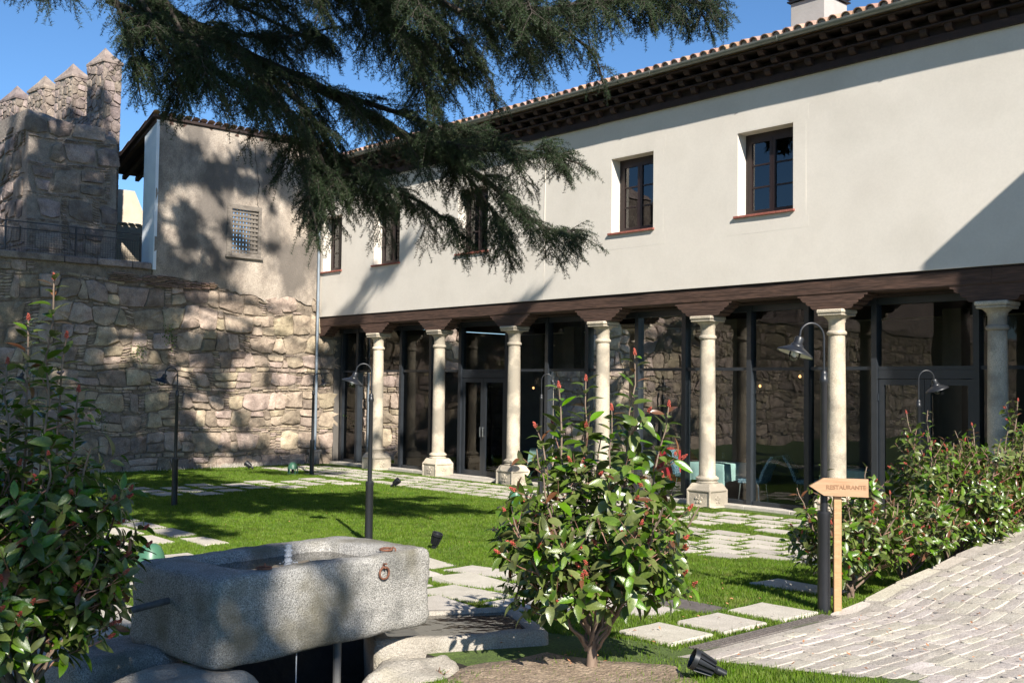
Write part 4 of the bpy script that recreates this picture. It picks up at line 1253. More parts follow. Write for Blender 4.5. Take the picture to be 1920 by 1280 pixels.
def make_chair():
    t = empty('dining_chair')
    MB().bbox(-.22, .22, -.22, .24, .40, .49, .02).build('seat', MT['bluefab'], t)
    b = MB(); vs = []
    for k in range(6):
        z = .45 + .1 * k; y = -.20 - .02 * k - .006 * k * k
        vs += [(-.22, y, z), (.22, y, z), (.22, y - .06, z), (-.22, y - .06, z)]
    fs = [(0, 1, 2, 3), (23, 22, 21, 20)]
    for k in range(5):
        for q in range(4): a = k * 4 + q; c = k * 4 + (q + 1) % 4; fs.append((a, c, c + 4, a + 4))
    b.add(vs, fs); b.build('backrest', MT['bluefab'], t, sm=40)
    for sx in (-1, 1):
        for sy in (-1, 1): MB().tube([(sx * .18, sy * .18, .42), (sx * .21, sy * .22, .045)], [.014, .01], 8).build('leg', MT['chrome'], t)
    return t
def wineglass(loc, lab):
    b = MB(); b.lathe([(.035, 0), (.004, .006), (.004, .09), (.025, .105), (.036, .135), (.034, .17), (.029, .2)], 14, cap=False)
    b.build('wine_glass', MT['clear'], sm=60, loc=loc, label=lab, cat='glass', group='wine glasses on the laid table')
tb0 = make_table()
tabs = [((-13.2, 17.66), 'table under an aqua cloth just right of the fifth column', 'aqua tablecloth hanging in folds right of the fifth column'),
        ((-15.75, 17.7), 'table under an aqua cloth behind the right side of the middle shrub', 'aqua tablecloth seen past the right side of the middle shrub'),
        ((-18.5, 18.3), 'table under an aqua cloth behind the left side of the middle shrub', 'aqua tablecloth seen right of the wicker chair'),
        ((-10.6, 18.5), 'table under an aqua cloth behind the lamp by the arrow sign', 'aqua tablecloth deep behind the lamp by the arrow sign')]
for i, ((x, y), l1, l2) in enumerate(tabs):
    o = tb0 if i == 0 else copy_tree(tb0); o.location = (x, y, 0); tag(o, l1, 'table', 'laid tables in the dining room'); cloth((x, y, 0), l2)
chp = make_chair()
chs = [((-12.3, 17.6), 1.75, 'blue patterned chair at the right side of the laid table by the fifth column'),
       ((-13.95, 17.7), -1.6, 'blue patterned chair half hidden behind the fifth column'),
       ((-15.05, 18.1), 1.6, 'blue patterned chair left of the fifth column behind the glass'),
       ((-17.55, 17.9), 1.5, 'blue patterned chair behind the left part of the middle shrub'),
       ((-11.55, 18.4), -1.2, 'blue patterned chair in the gloom between fifth and sixth columns')]
for i, ((x, y), r, lab) in enumerate(chs):
    o = chp if i == 0 else copy_tree(chp); o.location = (x, y, 0); o.rotation_euler = (0, 0, r); tag(o, lab, 'chair', 'blue chairs at the laid tables')
wineglass((-13.2, 17.5, .76), 'left wine glass of the pair on the aqua table')
wineglass((-13.02, 17.6, .76), 'right wine glass of the pair on the aqua table')
wineglass((-13.45, 17.45, .76), 'low drinking glass nearest the fifth column on the aqua table')
# wicker armchair
wc = empty('wicker_armchair', (-19.75, 17.75, .045), rz=.9, label='round backed wicker armchair inside the left glass door', cat='chair')
def arcw(n=24, r=.30, a0=-.3, a1=3.44): return [(r * math.cos(a0 + (a1 - a0) * k / n), r * math.sin(a0 + (a1 - a0) * k / n)) for k in range(n + 1)]
for z0, z1, nm in ((.42, .80, 'backrest'),):
    for k, (x, y) in enumerate(arcw(20)): MB().tube([(x, y, z0), (x * 1.12, y * 1.12, z1)], .009, 5).build('cane', MT['wicker'], wc)
for z in (.42, .55, .68, .80): MB().tube([(x * (1 + .12 * (z - .42) / .38), y * (1 + .12 * (z - .42) / .38), z) for x, y in arcw()], .016, 6).build('hoop', MT['wicker'], wc)
MB().lathe([(.3, .36), (.31, .40), (.28, .43), (0, .44)], 20, cap=False).build('seat', MT['wicker'], wc, sm=40)
for a in (.8, 2.3, 3.9, 5.5): MB().tube([(.24 * math.cos(a), .24 * math.sin(a), .38), (.27 * math.cos(a), .27 * math.sin(a), 0)], .016, 6).build('leg', MT['wicker'], wc)
# red umbrella open on the floor
ub_ = empty('red_umbrella', (-14.45, 17.85, .60), label='open red umbrella glowing behind the glass left of the fifth column', cat='umbrella')
ub_.rotation_euler = (.9, .35, .2)
b = MB(); vs = [(0, 0, .26)]; n = 8; rr = 5
for r in range(1, rr + 1):
    for k in range(n * 4):
        a = 2 * math.pi * k / (n * 4); f = math.sin(r / rr * 1.45); sc = .5 * f * (1 - .07 * abs(math.sin(a * 4)) * r / rr)
        vs.append((sc * math.cos(a), sc * math.sin(a), .26 * math.cos(r / rr * 1.45)))
fs = [(0, 1 + k, 1 + (k + 1) % 32) for k in range(32)]
for r in range(rr - 1):
    for k in range(32): a = 1 + r * 32 + k; c = 1 + r * 32 + (k + 1) % 32; fs.append((a, c, c + 32, a + 32))
b.add(vs, fs); b.build('canopy', MT['redfab'], ub_, sm=60)
MB().tube([(0, 0, .3), (0, 0, -.5)], .008, 6).build('shaft', MT['metal'], ub_)
# potted palm inside
pp = empty('potted_palm', (-25.6, 17.6, .045), label='green potted palm behind the leftmost glass panes', cat='plant')
MB().lathe([(.14, 0), (.18, .35), (0, .34)], 16, cap=False).build('pot', MT['pot'], pp, sm=40)
random.seed(50)
for k in range(16):
    a = random.uniform(0, 6.28); L = random.uniform(.9, 1.7); b = MB(); pts = []
    for q in range(10):
        t = q / 9; pts.append(Vector((math.cos(a) * L * .45 * t, math.sin(a) * L * .45 * t, .35 + L * (t - .35 * t * t * t))))
    b.tube(pts, .006, 4)
    for q in range(2, 10):
        for s in (-1, 1):
            p = pts[q]; d = Vector((-math.sin(a) * s, math.cos(a) * s, -.3)) * .22; w = (pts[q] - pts[q - 1]).normalized() * .018
            b.add([p - w, p + w, p + d], [(0, 1, 2)])
    b.build('frond', MT['leaf'], pp)
# pendant bulbs
pend = [((-18.93, 19.60, 2.52), 'warm glowing pendant bulb left of the fourth column'), ((-18.90, 19.90, 2.51), 'dimmer pendant bulb against the fourth column'), ((-21.16, 20.00, 2.22), 'faint warm bulb left of the middle shrub top'),
        ((-13.53, 19.60, 2.32), 'warm bulb low in the pane right of the fifth column'), ((-12.53, 19.60, 2.53), 'warm bulb behind the tall lamp head beside the sixth column')]
pb = None
for (p, lab) in pend:
    t = empty('pendant_light', p, label=lab, cat='pendant light', group='lit bulbs hanging in the dining room')
    MB().lathe([(0, -.03), (.02, -.022), (.03, 0), (.02, .022), (.01, .035)], 12, cap=False).build('bulb', MT['bulb'], t, sm=60)
    MB().tube([(0, 0, .03), (0, 0, 3.95 - p[2])], .004, 5).build('cord', MT['metal'], t)
for k, w in enumerate(('leftmost', 'middle', 'rightmost')):
    p = Vector((-28.81, 20.50, 2.36)) + Vector((.245 * k, 0, .0))
    t = empty('wall_light', p, label='%s of the three small glowing square lights behind the first column' % w, cat='wall light', group='row of three square lights')
    MB().box(-.035, .035, -.02, .02, -.05, .05).build('lit_panel', MT['bulb'], t); MB().box(-.05, .05, .021, .06, -.06, .06).build('backplate', MT['metal'], t)
    MB().box(-.01, .01, .03, .05, .06, 3.9 - p.z).build('rod', MT['metal'], t)

# ================================================================ granite trough
def rrect(hx, hy, r, n=12):
    pts = []
    for cx_, cy_, a0 in ((hx - r, hy - r, 0), (-hx + r, hy - r, .5), (-hx + r, -hy + r, 1), (hx - r, -hy + r, 1.5)):
        for k in range(n): a = math.pi * (a0 + .5 * k / (n - 1)); pts.append((cx_ + r * math.cos(a), cy_ + r * math.sin(a)))
    return pts
def resample(pts, m):
    P = pts + [pts[0]]; L = [0]
    for i in range(len(P) - 1): L.append(L[-1] + math.dist(P[i], P[i + 1]))
    out = []; j = 0
    for k in range(m):
        s = L[-1] * k / m
        while L[j + 1] < s: j += 1
        t = (s - L[j]) / max(1e-9, L[j + 1] - L[j]); out.append((P[j][0] + (P[j + 1][0] - P[j][0]) * t, P[j][1] + (P[j + 1][1] - P[j][1]) * t))
    return out
def loft(name, rings, m, parent, amp=.012, fr=3., seed=0, wob=1., **k):
    N = 160; b = MB()
    for (hx, hy, r, z, dx, dy) in rings:
        for (x, y) in resample(rrect(hx, hy, r), N):
            p = Vector((x + dx, y + dy, z)); q = noise.noise_vector(p * fr + Vector((seed, 0, 0))) * amp + noise.noise_vector(p * fr * 4 + Vector((seed, 0, 0))) * amp * .4 + noise.noise_vector(p * fr * 14 + Vector((seed, 0, 0))) * amp * .16
            b.v.append(tuple(p + q)); b.r.append(0)
    for i in range(len(rings) - 1):
        for k_ in range(N): a = i * N + k_; c = i * N + (k_ + 1) % N; b.f.append((a, c, c + N, a + N))
    b.f.append(tuple(range(N - 1, -1, -1))); b.f.append(tuple(range((len(rings) - 1) * N, len(rings) * N)))
    return b.build(name, m, parent, sm=180, **k)
TRC = (-6.44, 3.80); TRR = rad(7)
tr = empty('stone_trough', (TRC[0], TRC[1], .5), rz=TRR, label='heavy rough granite water trough with iron rings in the foreground', cat='trough')
# local x = width (towards the viewer's side +x), local y = length
HX, HY, H = .49, .90, .55
rings = [(HX - .06, HY - .07, .05, .0, 0, 0), (HX - .02, HY - .025, .055, .01, 0, 0), (HX - .004, HY - .008, .06, .035, 0, 0)]
for k in range(1, 10): rings.append((HX + .006 * math.sin(k * 2.1), HY + .004 * math.sin(k), .06, .035 + .47 * k / 10, 0, 0))
rings += [(HX - .003, HY - .003, .06, .505, 0, 0), (HX - .012, HY - .014, .06, .532, 0, 0), (HX - .032, HY - .036, .06, .547, 0, 0), (HX - .10, HY - .16, .12, .548, 0, -.02)]
rings += [(HX - .135, HY - .29, .16, .545, 0, 0), (HX - .15, HY - .31, .16, .53, 0, 0), (HX - .16, HY - .33, .16, .46, 0, 0), (HX - .18, HY - .36, .14, .36, 0, 0), (HX - .25, HY - .45, .1, .33, 0, 0)]
loft('basin', rings, MT['granite'], tr, amp=.013, fr=2.6, seed=12)
b = MB(); pts = resample(rrect(HX - .15, HY - .31, .16), 48); b.v = [(0, 0, .478)] + [(x, y, .478) for x, y in pts]; b.r = [0] * 49; b.f = [(0, 1 + k, 1 + (k + 1) % 48) for k in range(48)]
b.build('water_surface', MT['water'], tr)
def ring_pts(r, n=20, sq=.0): return [(r * math.cos(2 * math.pi * k / n) * (1 + sq * math.cos(4 * math.pi * k / n)), r * math.sin(2 * math.pi * k / n), 0) for k in range(n + 1)]
def iron_ring(loc, rot, r=.048):
    t = empty('iron_ring'); t.parent = tr; t.location = loc; t.rotation_euler = rot
    MB().tube(ring_pts(r, sq=-.06), .0075, 8).build('hoop', MT['rust'], t, sm=60)
    MB().tube([(r + .022, 0, -.02), (r + .02, 0, .006), (r + .005, 0, .016), (r - .010, 0, .005), (r - .006, 0, -.012)], .0065, 8).build('staple', MT['rust'], t, sm=60)
iron_ring((HX - .085, -.50, .562), (0, 0, 2.4), .045)
iron_ring((HX - .12, .56, .562), (.05, 0, .6), .045)
iron_ring((HX + .018, .42, .43), (0, -math.pi / 2, 0), .042)
# rising jet of water
b = MB(); b.lathe([((.036 if k == 0 else .024 + .006 * math.sin(k * 2.3)) if k < 13 else 0, .47 + .012 * k) for k in range(14)], 12, (0.02, -.02, 0), cap=False)
b.v = [(x + .008 * noise.noise(Vector((x * 60, y * 60, z * 40))), y + .008 * noise.noise(Vector((x * 60, y * 60, z * 40 + 9))), z) for x, y, z in b.v]
random.seed(60)
for k in range(26):
    a = random.uniform(0, 6.28); r = random.uniform(.02, .07); s = random.uniform(.003, .008); b.lathe([(0, -s), (s, 0), (0, s)], 6, (r * math.cos(a) + .02, r * math.sin(a) - .02, .482 + random.random() * .02), cap=False)
b.build('water_jet', MT['jet'], tr, sm=60)
# iron spout at the left end
MB().tube([(-.02, -HY + .03, .36), (-.02, -HY - .26, .335)], .021, 12).build('spout', MT['darkiron'], tr, sm=60)

def boulder(name, loc, size, seed, m, rz=0, amp=.10, **k):
    bm = bmesh.new(); bmesh.ops.create_cube(bm, size=2); bmesh.ops.subdivide_edges(bm, edges=bm.edges[:], cuts=9, use_grid_fill=True); bmesh.ops.subdivide_edges(bm, edges=bm.edges[:], cuts=1, use_grid_fill=True)
    for v in bm.verts:
        p = v.co.copy(); q = Vector([math.copysign(abs(c) ** 1, c) for c in p]); s = p.normalized()
        ln = (abs(p.x) ** 5 + abs(p.y) ** 5 + abs(p.z) ** 5) ** (1 / 5)
        q = p / ln; nv = noise.noise_vector(q * 1.3 + Vector((seed, 0, 0))) * amp * 1.3 + noise.noise_vector(q * 5 + Vector((seed, 0, 0))) * amp * .3 + noise.noise_vector(q * 14 + Vector((seed, 0, 0))) * amp * .12
        q += nv; v.co = Vector((q.x * size[0] / 2, q.y * size[1] / 2, q.z * size[2] / 2))
    me = bpy.data.meshes.new(name); bm.to_mesh(me); bm.free(); smooth(me, 180)
    o = link_mesh(name, me, m, None, loc, **k); o.rotation_euler = (0, 0, rz); return o
boulder('support_stone', (-5.93, 2.78, .22), (.75, .9, .56), 3, MT['granite_lt'], rz=.35, label='rounded granite block under the left corner of the trough', cat='stone')
boulder('support_stone', (-6.75, 2.75, .28), (.8, .75, .52), 5, MT['granite'], rz=-.2, label='darker granite block behind the left shrub under the trough end', cat='stone')
boulder('support_stone', (-5.84, 4.42, -.04), (.62, .72, .72), 9, MT['granite_lt'], rz=.6, amp=.14, label='pale sloping stone between trough and lower basin', cat='stone')
# lower basin
lb = empty('lower_basin', (-6.42, 5.22, -.2), rz=rad(-26), label='pale granite lower basin catching water right of the trough', cat='basin')
hx, hy = .48, .66
rings = [(hx + .02, hy + .02, .05, -.55, 0, 0), (hx + .01, hy + .01, .05, -.25, 0, 0), (hx, hy, .05, 0, 0, 0), (hx, hy, .05, .2, 0, 0), (hx, hy, .05, .35, 0, 0), (hx - .003, hy, .05, .5, 0, 0), (hx - .005, hy - .005, .05, .58, 0, 0), (hx - .025, hy - .03, .05, .60, 0, 0), (hx - .09, hy - .1, .05, .60, 0, 0), (hx - .105, hy - .12, .05, .585, 0, 0), (hx - .12, hy - .13, .05, .5, 0, 0), (hx - .2, hy - .2, .05, .46, 0, 0)]
loft('basin_block', rings, MT['granite_lt'], lb, amp=.018, fr=2.2, seed=9)
b = MB(); pts = resample(rrect(hx - .08, hy - .1, .05), 40); b.v = [(0, 0, .572)] + [(x, y, .572) for x, y in pts]; b.r = [0] * 41; b.f = [(0, 1 + k, 1 + (k + 1) % 40) for k in range(40)]
b.build('water_surface', MT['water'], lb)
# pit lining and plumbing below the trough
b = MB(); b.box(PIT[0] - .1, PIT[0], PIT[2], PIT[3], -.8, .2); b.box(PIT[0] - .1, PIT[1] + .1, PIT[3], PIT[3] + .1, -.8, .1); b.build('pit_lining', MT['granite'], kind='structure')
MB().tube([(-6.2, 4.05, .52), (-6.2, 4.05, .0), (-6.2, 4.05, -.45)], .028, 12).build('waste_pipe', MT['shadepipe'], label='vertical plastic waste pipe in the dark under the trough', cat='pipe')
MB().tube([(-5.98, 3.6, .5), (-5.98, 3.6, -.5)], .004, 6).build('water_trickle', MT['jet'], label='thin trickle of water falling under the trough', cat='water')

# ================================================================ leafy shrubs
LEAFW = {}
def leaf_mesh(name, L, W, m, bend=.2, seed=0):
    random.seed(seed); n = 6; vs = []; fs = []
    for k in range(n + 1):
        t = k / n; w = W / 2 * (math.sin(math.pi * t ** .8) ** .75 if 0 < t < 1 else 0.03); z = -bend * L * t * t
        vs += [(-w, L * t, z + w * .35), (0, L * t, z), (w, L * t, z + w * .35)]
    for k in range(n):
        a = 3 * k; fs += [(a, a + 1, a + 4, a + 3), (a + 1, a + 2, a + 5, a + 4)]
    b = MB(); b.add(vs, fs, 0); me = b.mesh(name, 180); me.materials.append(m); return me
LV = [leaf_mesh('leaf', 1, .42, MT['leaf'], .22, 1), leaf_mesh('leaf', 1, .48, MT['leaf'], .38, 2), leaf_mesh('leaf', 1, .38, MT['leaf'], .1, 3), leaf_mesh('leaf', .8, .42, MT['leaf'], .5, 5)]
LR = leaf_mesh('leaf', 1, .34, MT['leafred'], .25, 4)
def dirmat(d, up, roll):
    d = d.normalized(); s = d.cross(up)
    if s.length < 1e-3: s = Vector((1, 0, 0))
    s.normalize(); n = s.cross(d)
    m = Matrix((s, d, n)).transposed()
    return m.to_4x4() @ Matrix.Rotation(roll, 4, 'Y')
def leafy_shrub(loc, height, radius, nstem, leafL, seed, label, shoots=5, density=1., group='red-tipped evergreen shrubs', base=.14, low=.12, nleafobj=300, lean=(0, 0), buds=.4, leafcap=3600, leaders=()):
    random.seed(seed)
    t = empty('red_tipped_shrub', loc, label=label, cat='shrub', group=group)
    stems = MB(); stems.tube([(0, 0, -.05), (.005, 0, base * .6), (0, .01, base * 1.3)], [.042, .034, .018], 9); twigs = MB(); leaves = []; budp = []
    def shoot(p0, d0, L, r0, depth, bare=.1):
        n = max(4, int(L / .05)); p = Vector(p0); d = d0.normalized(); pts = [p.copy()]; rs = [r0]
        for k in range(n):
            d = (d + Vector((random.gauss(0, .05), random.gauss(0, .05), .045 + random.gauss(0, .03)))).normalized()
            p = p + d * (L / n); pts.append(p.copy()); rs.append(r0 * (1 - .75 * (k + 1) / n))
        (stems if r0 > .006 else twigs).tube(pts, rs, 6 if r0 > .006 else 4)
        return pts, d
    def foliate(pts, d, start, sp, lsc):
        L = 0; ph = random.uniform(0, 6.28); acc = 0
        tot = sum((pts[i + 1] - pts[i]).length for i in range(len(pts) - 1))
        for i in range(len(pts) - 1):
            seg = pts[i + 1] - pts[i]; sl_ = seg.length
            while acc < sl_:
                s = L + acc
                if s > start * tot:
                    p = pts[i] + seg * (acc / sl_); ph += 2.4
                    ax = seg.normalized(); u = ax.orthogonal().normalized(); v = ax.cross(u)
                    o = u * math.cos(ph) + v * math.sin(ph)
                    tip = s / tot
                    dd = (o * 1.0 + ax * (.25 + .5 * tip) + Vector((0, 0, -.15 + random.gauss(0, .2)))).normalized()
                    ll = leafL * lsc * random.uniform(.7, 1.12) * (1 - .35 * max(0, tip - .85) / .15)
                    leaves.append((p + dd * .012, dd, ax, ll, random.uniform(-.5, .5), tip))
                acc += sp * random.uniform(.7, 1.3)
            acc -= sl_; L += sl_
        if random.random() < buds + (.6 if start > .4 and pts[-1].z > height * .9 else 0): budp.append((pts[-1], d))
    for s in range(nstem + len(leaders)):
        a = 2 * math.pi * s / nstem + random.uniform(-.4, .4); rr = radius * random.uniform(.25, 1) ** .8
        hh = height * random.uniform(.62, 1.0) * (1 - .33 * (rr / radius) ** 2)
        tgt = Vector((math.cos(a) * rr + lean[0], math.sin(a) * rr + lean[1], hh))
        if s >= nstem:
            r_, f_, z_ = leaders[s - nstem]; tgt = Vector((r_ * R0.x + f_ * -R0.y, r_ * R0.y + f_ * R0.x, z_))
        p0 = Vector((random.uniform(-.03, .03), random.uniform(-.03, .03), base * random.uniform(.3, 1.2))); b0 = Vector((0, 0, base * random.uniform(.7, 1.3)))
        mid = Vector((tgt.x * .62, tgt.y * .62, hh * .42)); n = 16; pts = []
        for k in range(n + 1):
            q = k / n; pts.append(p0 * (1 - q) ** 2 + (b0 * .4 + mid) * 2 * q * (1 - q) + tgt * q * q + Vector((random.gauss(0, .008), random.gauss(0, .008), 0)))
        stems.tube(pts, [.011 * (1 - .65 * k / n) + .001 for k in range(n + 1)], 6)
        foliate(pts, (pts[-1] - pts[-2]).normalized(), .42, (.042 if s < nstem else .03) / density, .95 if s < nstem else 1.1)
        for j in range(shoots):
            q = random.uniform(low + .14, .86); k = int(q * n); p = pts[k]; ax = (pts[k + 1] - pts[k]).normalized()
            oa = random.uniform(0, 6.28); o = Vector((math.cos(oa), math.sin(oa), random.uniform(-.1, .5)))
            out = Vector((p.x, p.y, 0)); 
            if out.length > .05: o += out.normalized() * .6
            L = random.uniform(.22, .5) * (1.15 - .5 * q) * (height / 1.7)
            sp, dd = shoot(p, (o + ax * .5), L, .005, 1)
            foliate(sp, dd, .22, .036 / density, 1.0)
            if random.random() < .5:
                k2 = len(sp) // 2; o2 = Vector((random.gauss(0, 1), random.gauss(0, 1), .3)); s2, d2 = shoot(sp[k2], (o2 + dd).normalized(), L * .5, .003, 2); foliate(s2, d2, .25, .036 / density, .9)
    stems.build('stems', MT['bark'], t, sm=60); twigs.build('twigs', MT['stem'], t, sm=60)
    random.shuffle(leaves); leaves = leaves[:leafcap]
    cl = Vector((0, 0, 2.2)) - Vector(loc)
    leaves.sort(key=lambda l: (l[0] - cl).length - 2.5 * l[3])
    rest = MB(); restr = MB()
    for i, (p, d, ax, ll, roll, tip) in enumerate(leaves):
        m = Matrix.Translation(p) @ dirmat(d, ax, roll) @ Matrix.Scale(ll, 4)
        red = random.random() < (.02 + (.14 if tip > .88 else 0)); me = LR if red else random.choice(LV)
        if i < nleafobj:
            o = bpy.data.objects.new('leaf', me); o.parent = t; o.matrix_local = m; col.objects.link(o)
            if red: o['label'] = 'bronze red young leaf'
        else: (restr if red else rest).add([m @ v.co for v in me.vertices], [tuple(f.vertices) for f in me.polygons])
    if rest.v: link_mesh('inner_leaves', rest.mesh('inner_leaves', 180, fix=False), MT['leaf'], t, kind='stuff')
    if restr.v: link_mesh('inner_bronze_leaves', restr.mesh('inner_bronze_leaves', 180, fix=False), MT['leafred'], t, kind='stuff')
    for (p, d) in budp:
        b = MB()
        for k in range(16):
            q = k / 15; a = k * 2.4; rr = leafL * .085 * (1 - q * .6); c = Vector((rr * math.cos(a), rr * math.sin(a), q * leafL * .30))
            s = leafL * .042 * random.uniform(.7, 1.2); b.lathe([(0, -s), (s, 0), (s * .6, s), (0, s * 1.5)], 5, c, cap=False)
        b.tube([(0, 0, -.01), (0, 0, leafL * .3)], leafL * .02, 4)
        o = b.build('flower_bud', MT['bud'], t, sm=60); o.matrix_local = Matrix.Translation(p) @ Vector((0, 0, 1)).rotation_difference(d).to_matrix().to_4x4()
    return t
leafy_shrub((-5.02, 5.32, .31), 1.75, .80, 14, .138, 101, 'large red-tipped shrub standing alone in the bed in the middle foreground', shoots=10, density=.95, buds=.25, base=.2, leaders=((.28, 0, 2.13), (-.05, .1, 1.95), (-.24, 0, 1.9), (.5, -.05, 1.78), (-.38, .1, 1.62), (.12, -.1, 1.75)))
leafy_shrub((-6.16, 1.97, .35), 1.75, .66, 14, .12, 102, 'dark red-tipped shrub filling the lower left corner beside the trough', shoots=14, density=1.15, buds=.25, leafcap=3800, leaders=((.13, 0, 2.42), (.18, .05, 2.1), (-.05, .1, 2.2), (-.12, 0, 1.95), (-.22, 0, 2.0), (-.33, .1, 1.85), (.28, 0, 1.8), (.4, -.1, 1.5)))
RG = 'red-tipped shrubs along the ramp edge'
leafy_shrub((-5.22, 9.0, .28), 1.35, .60, 13, .115, 103, 'first red-tipped shrub of the hedge, right behind the arrow sign', shoots=12, density=1.1, group=RG, buds=.22)
leafy_shrub((-5.2, 10.0, .25), 1.45, .60, 13, .11, 104, 'second red-tipped shrub of the hedge, right of the arrow sign', shoots=12, density=1.1, group=RG, buds=.2)
leafy_shrub((-5.25, 11.1, .28), 2.0, .66, 14, .11, 105, 'tallest red-tipped shrub of the hedge, in front of the glass door', shoots=14, density=1.1, group=RG, buds=.2, leafcap=3800)
leafy_shrub((-5.2, 12.1, .3), 1.95, .64, 14, .11, 106, 'fourth red-tipped shrub of the hedge near the right edge', shoots=14, density=1.1, group=RG, buds=.2)
leafy_shrub((-5.2, 13.1, .3), 1.85, .64, 13, .11, 107, 'last red-tipped shrub of the hedge at the right edge of the view', shoots=13, density=1.1, group=RG, buds=.2)
leafy_shrub((-5.62, 4.55, .05), .34, .20, 5, .035, 108, 'tiny dark seedling bush in front of the lower basin', shoots=5, group='red-tipped evergreen shrubs', buds=0)

# ================================================================ cedar
def tufts(P, D, n, L, w, seed, spread=.75):
    """needle triangles round points P pointing roughly along D"""
    rng = np.random.default_rng(seed); N = len(P)
    P = np.repeat(np.asarray(P, float), n, 0); D = np.repeat(np.asarray(D, float), n, 0)
    R = rng.normal(size=P.shape); R /= np.linalg.norm(R, axis=1, keepdims=True)
    V = D * (1 - spread) + R * spread; V /= np.linalg.norm(V, axis=1, keepdims=True)
    S = np.cross(V, rng.normal(size=P.shape)); S /= np.linalg.norm(S, axis=1, keepdims=True) + 1e-9
    l = L * rng.uniform(.6, 1.15, (len(P), 1)); ww = w * rng.uniform(.7, 1.2, (len(P), 1))
    B = P + rng.normal(size=P.shape) * L * .12
    tri = np.stack([B - S * ww / 2, B + S * ww / 2, B + V * l], 1)
    return tri.reshape(-1, 3), np.repeat(rng.random(len(P)), 3)
cedar = empty('cedar_tree', (-14.6, 3.2, 0), label='huge dark cedar whose drooping branches hang over the top of the view', cat='tree')
ic = Vector((14.6, -3.2, 0))
random.seed(77)
MB().tube([(.0, 0, -.3), (.05, .05, 2), (0, .1, 6), (-.1, .1, 11), (0, 0, 19)], [.62, .50, .42, .30, .05], 16).build('trunk', MT['cedarbark'], cedar, sm=60)
TP = []; TD = []; twig = MB()
def bez(pts, n):
    """smooth polyline through the points"""
    P = [Vector(p) for p in pts]; out = []
    Q = [P[0] * 2 - P[1]] + P + [P[-1] * 2 - P[-2]]
    for i in range(1, len(Q) - 2):
        for k in range(n):
            t = k / n; a, b_, c, d = Q[i - 1], Q[i], Q[i + 1], Q[i + 2]
            out.append(.5 * ((2 * b_) + (c - a) * t + (2 * a - 5 * b_ + 4 * c - d) * t * t + (-a + 3 * b_ - 3 * c + d) * t ** 3))
    out.append(P[-1]); return out
def limb(pts, r0, side=.9, start=.0, droop=.55, dens=1., fine=True, seed=0, tipr=.01, hang=.3):
    random.seed(seed)
    C_ = bez(pts, 10); n = len(C_)
    b = MB(); b.tube([c + ic for c in C_], [r0 + (tipr - r0) * k / (n - 1) for k in range(n)], 8 if fine else 5); b.build('limb', MT['cedarbark'], cedar, sm=60)
    step = (.115 if fine else .3) / dens
    L = 0; nxt = 0; tot = sum((C_[i + 1] - C_[i]).length for i in range(n - 1))
    for i in range(n - 1):
        seg = C_[i + 1] - C_[i]; sl_ = seg.length; ax = seg.normalized()
        while nxt < L + sl_:
            q = nxt / tot; p = C_[i] + seg * ((nxt - L) / sl_); nxt += step * random.uniform(.6, 1.4)
            if q < start: continue
            for sgn in (-1, 1):
                if random.random() < .2: continue
                h = Vector((-ax.y * sgn, ax.x * sgn, 0)).normalized()
                d = (h * random.uniform(.5, 1.0) + ax * random.uniform(.35, .9) + Vector((0, 0, random.gauss(.0, .22)))).normalized()
                l = side * random.uniform(.35, 1.) * (1.1 - .72 * q) + .08
                branchlet(p, d, l, droop, fine, hang)
        L += sl_
    branchlet(C_[-1], (C_[-1] - C_[-2]).normalized(), side * .35, droop, fine, hang)
    if fine and tot > 1.2:          # sub-limbs with their own sprays
        m = int(tot / .40)
        for k in range(1, m):
            q = k / m
            if q < start * .8: continue
            i = int(q * (n - 1)); ax = (C_[i + 1] - C_[i]).normalized(); sg = 1 if k % 2 else -1
            h = Vector((-ax.y * sg, ax.x * sg, 0)).normalized()
            d = (h * random.uniform(.5, 1.1) + ax * random.uniform(.4, 1.) + Vector((0, 0, random.uniform(-.5, .35)))).normalized()
            l = random.uniform(.6, 1.35) * side * (1.25 - .95 * q); e = C_[i] + d * l
            pts2 = bez([C_[i], C_[i] + d * l * .5 + Vector((0, 0, .06)), e + Vector((0, 0, -.22 * l))], 4)
            twig.tube([v + ic for v in pts2], [.014 * (1 - .8 * j / len(pts2)) for j in range(len(pts2))], 5, cap=False)
            for j in range(1, len(pts2)):
                a2 = (pts2[j] - pts2[j - 1]).normalized()
                for s2 in (-1, 1):
                    h2 = Vector((-a2.y * s2, a2.x * s2, 0))
                    if h2.length > .05: branchlet(pts2[j], (h2.normalized() * random.uniform(.4, 1) + a2 * .8 + Vector((0, 0, random.gauss(-.05, .3)))).normalized(), random.uniform(.2, .55) * (1 - .4 * q), droop, fine, hang)
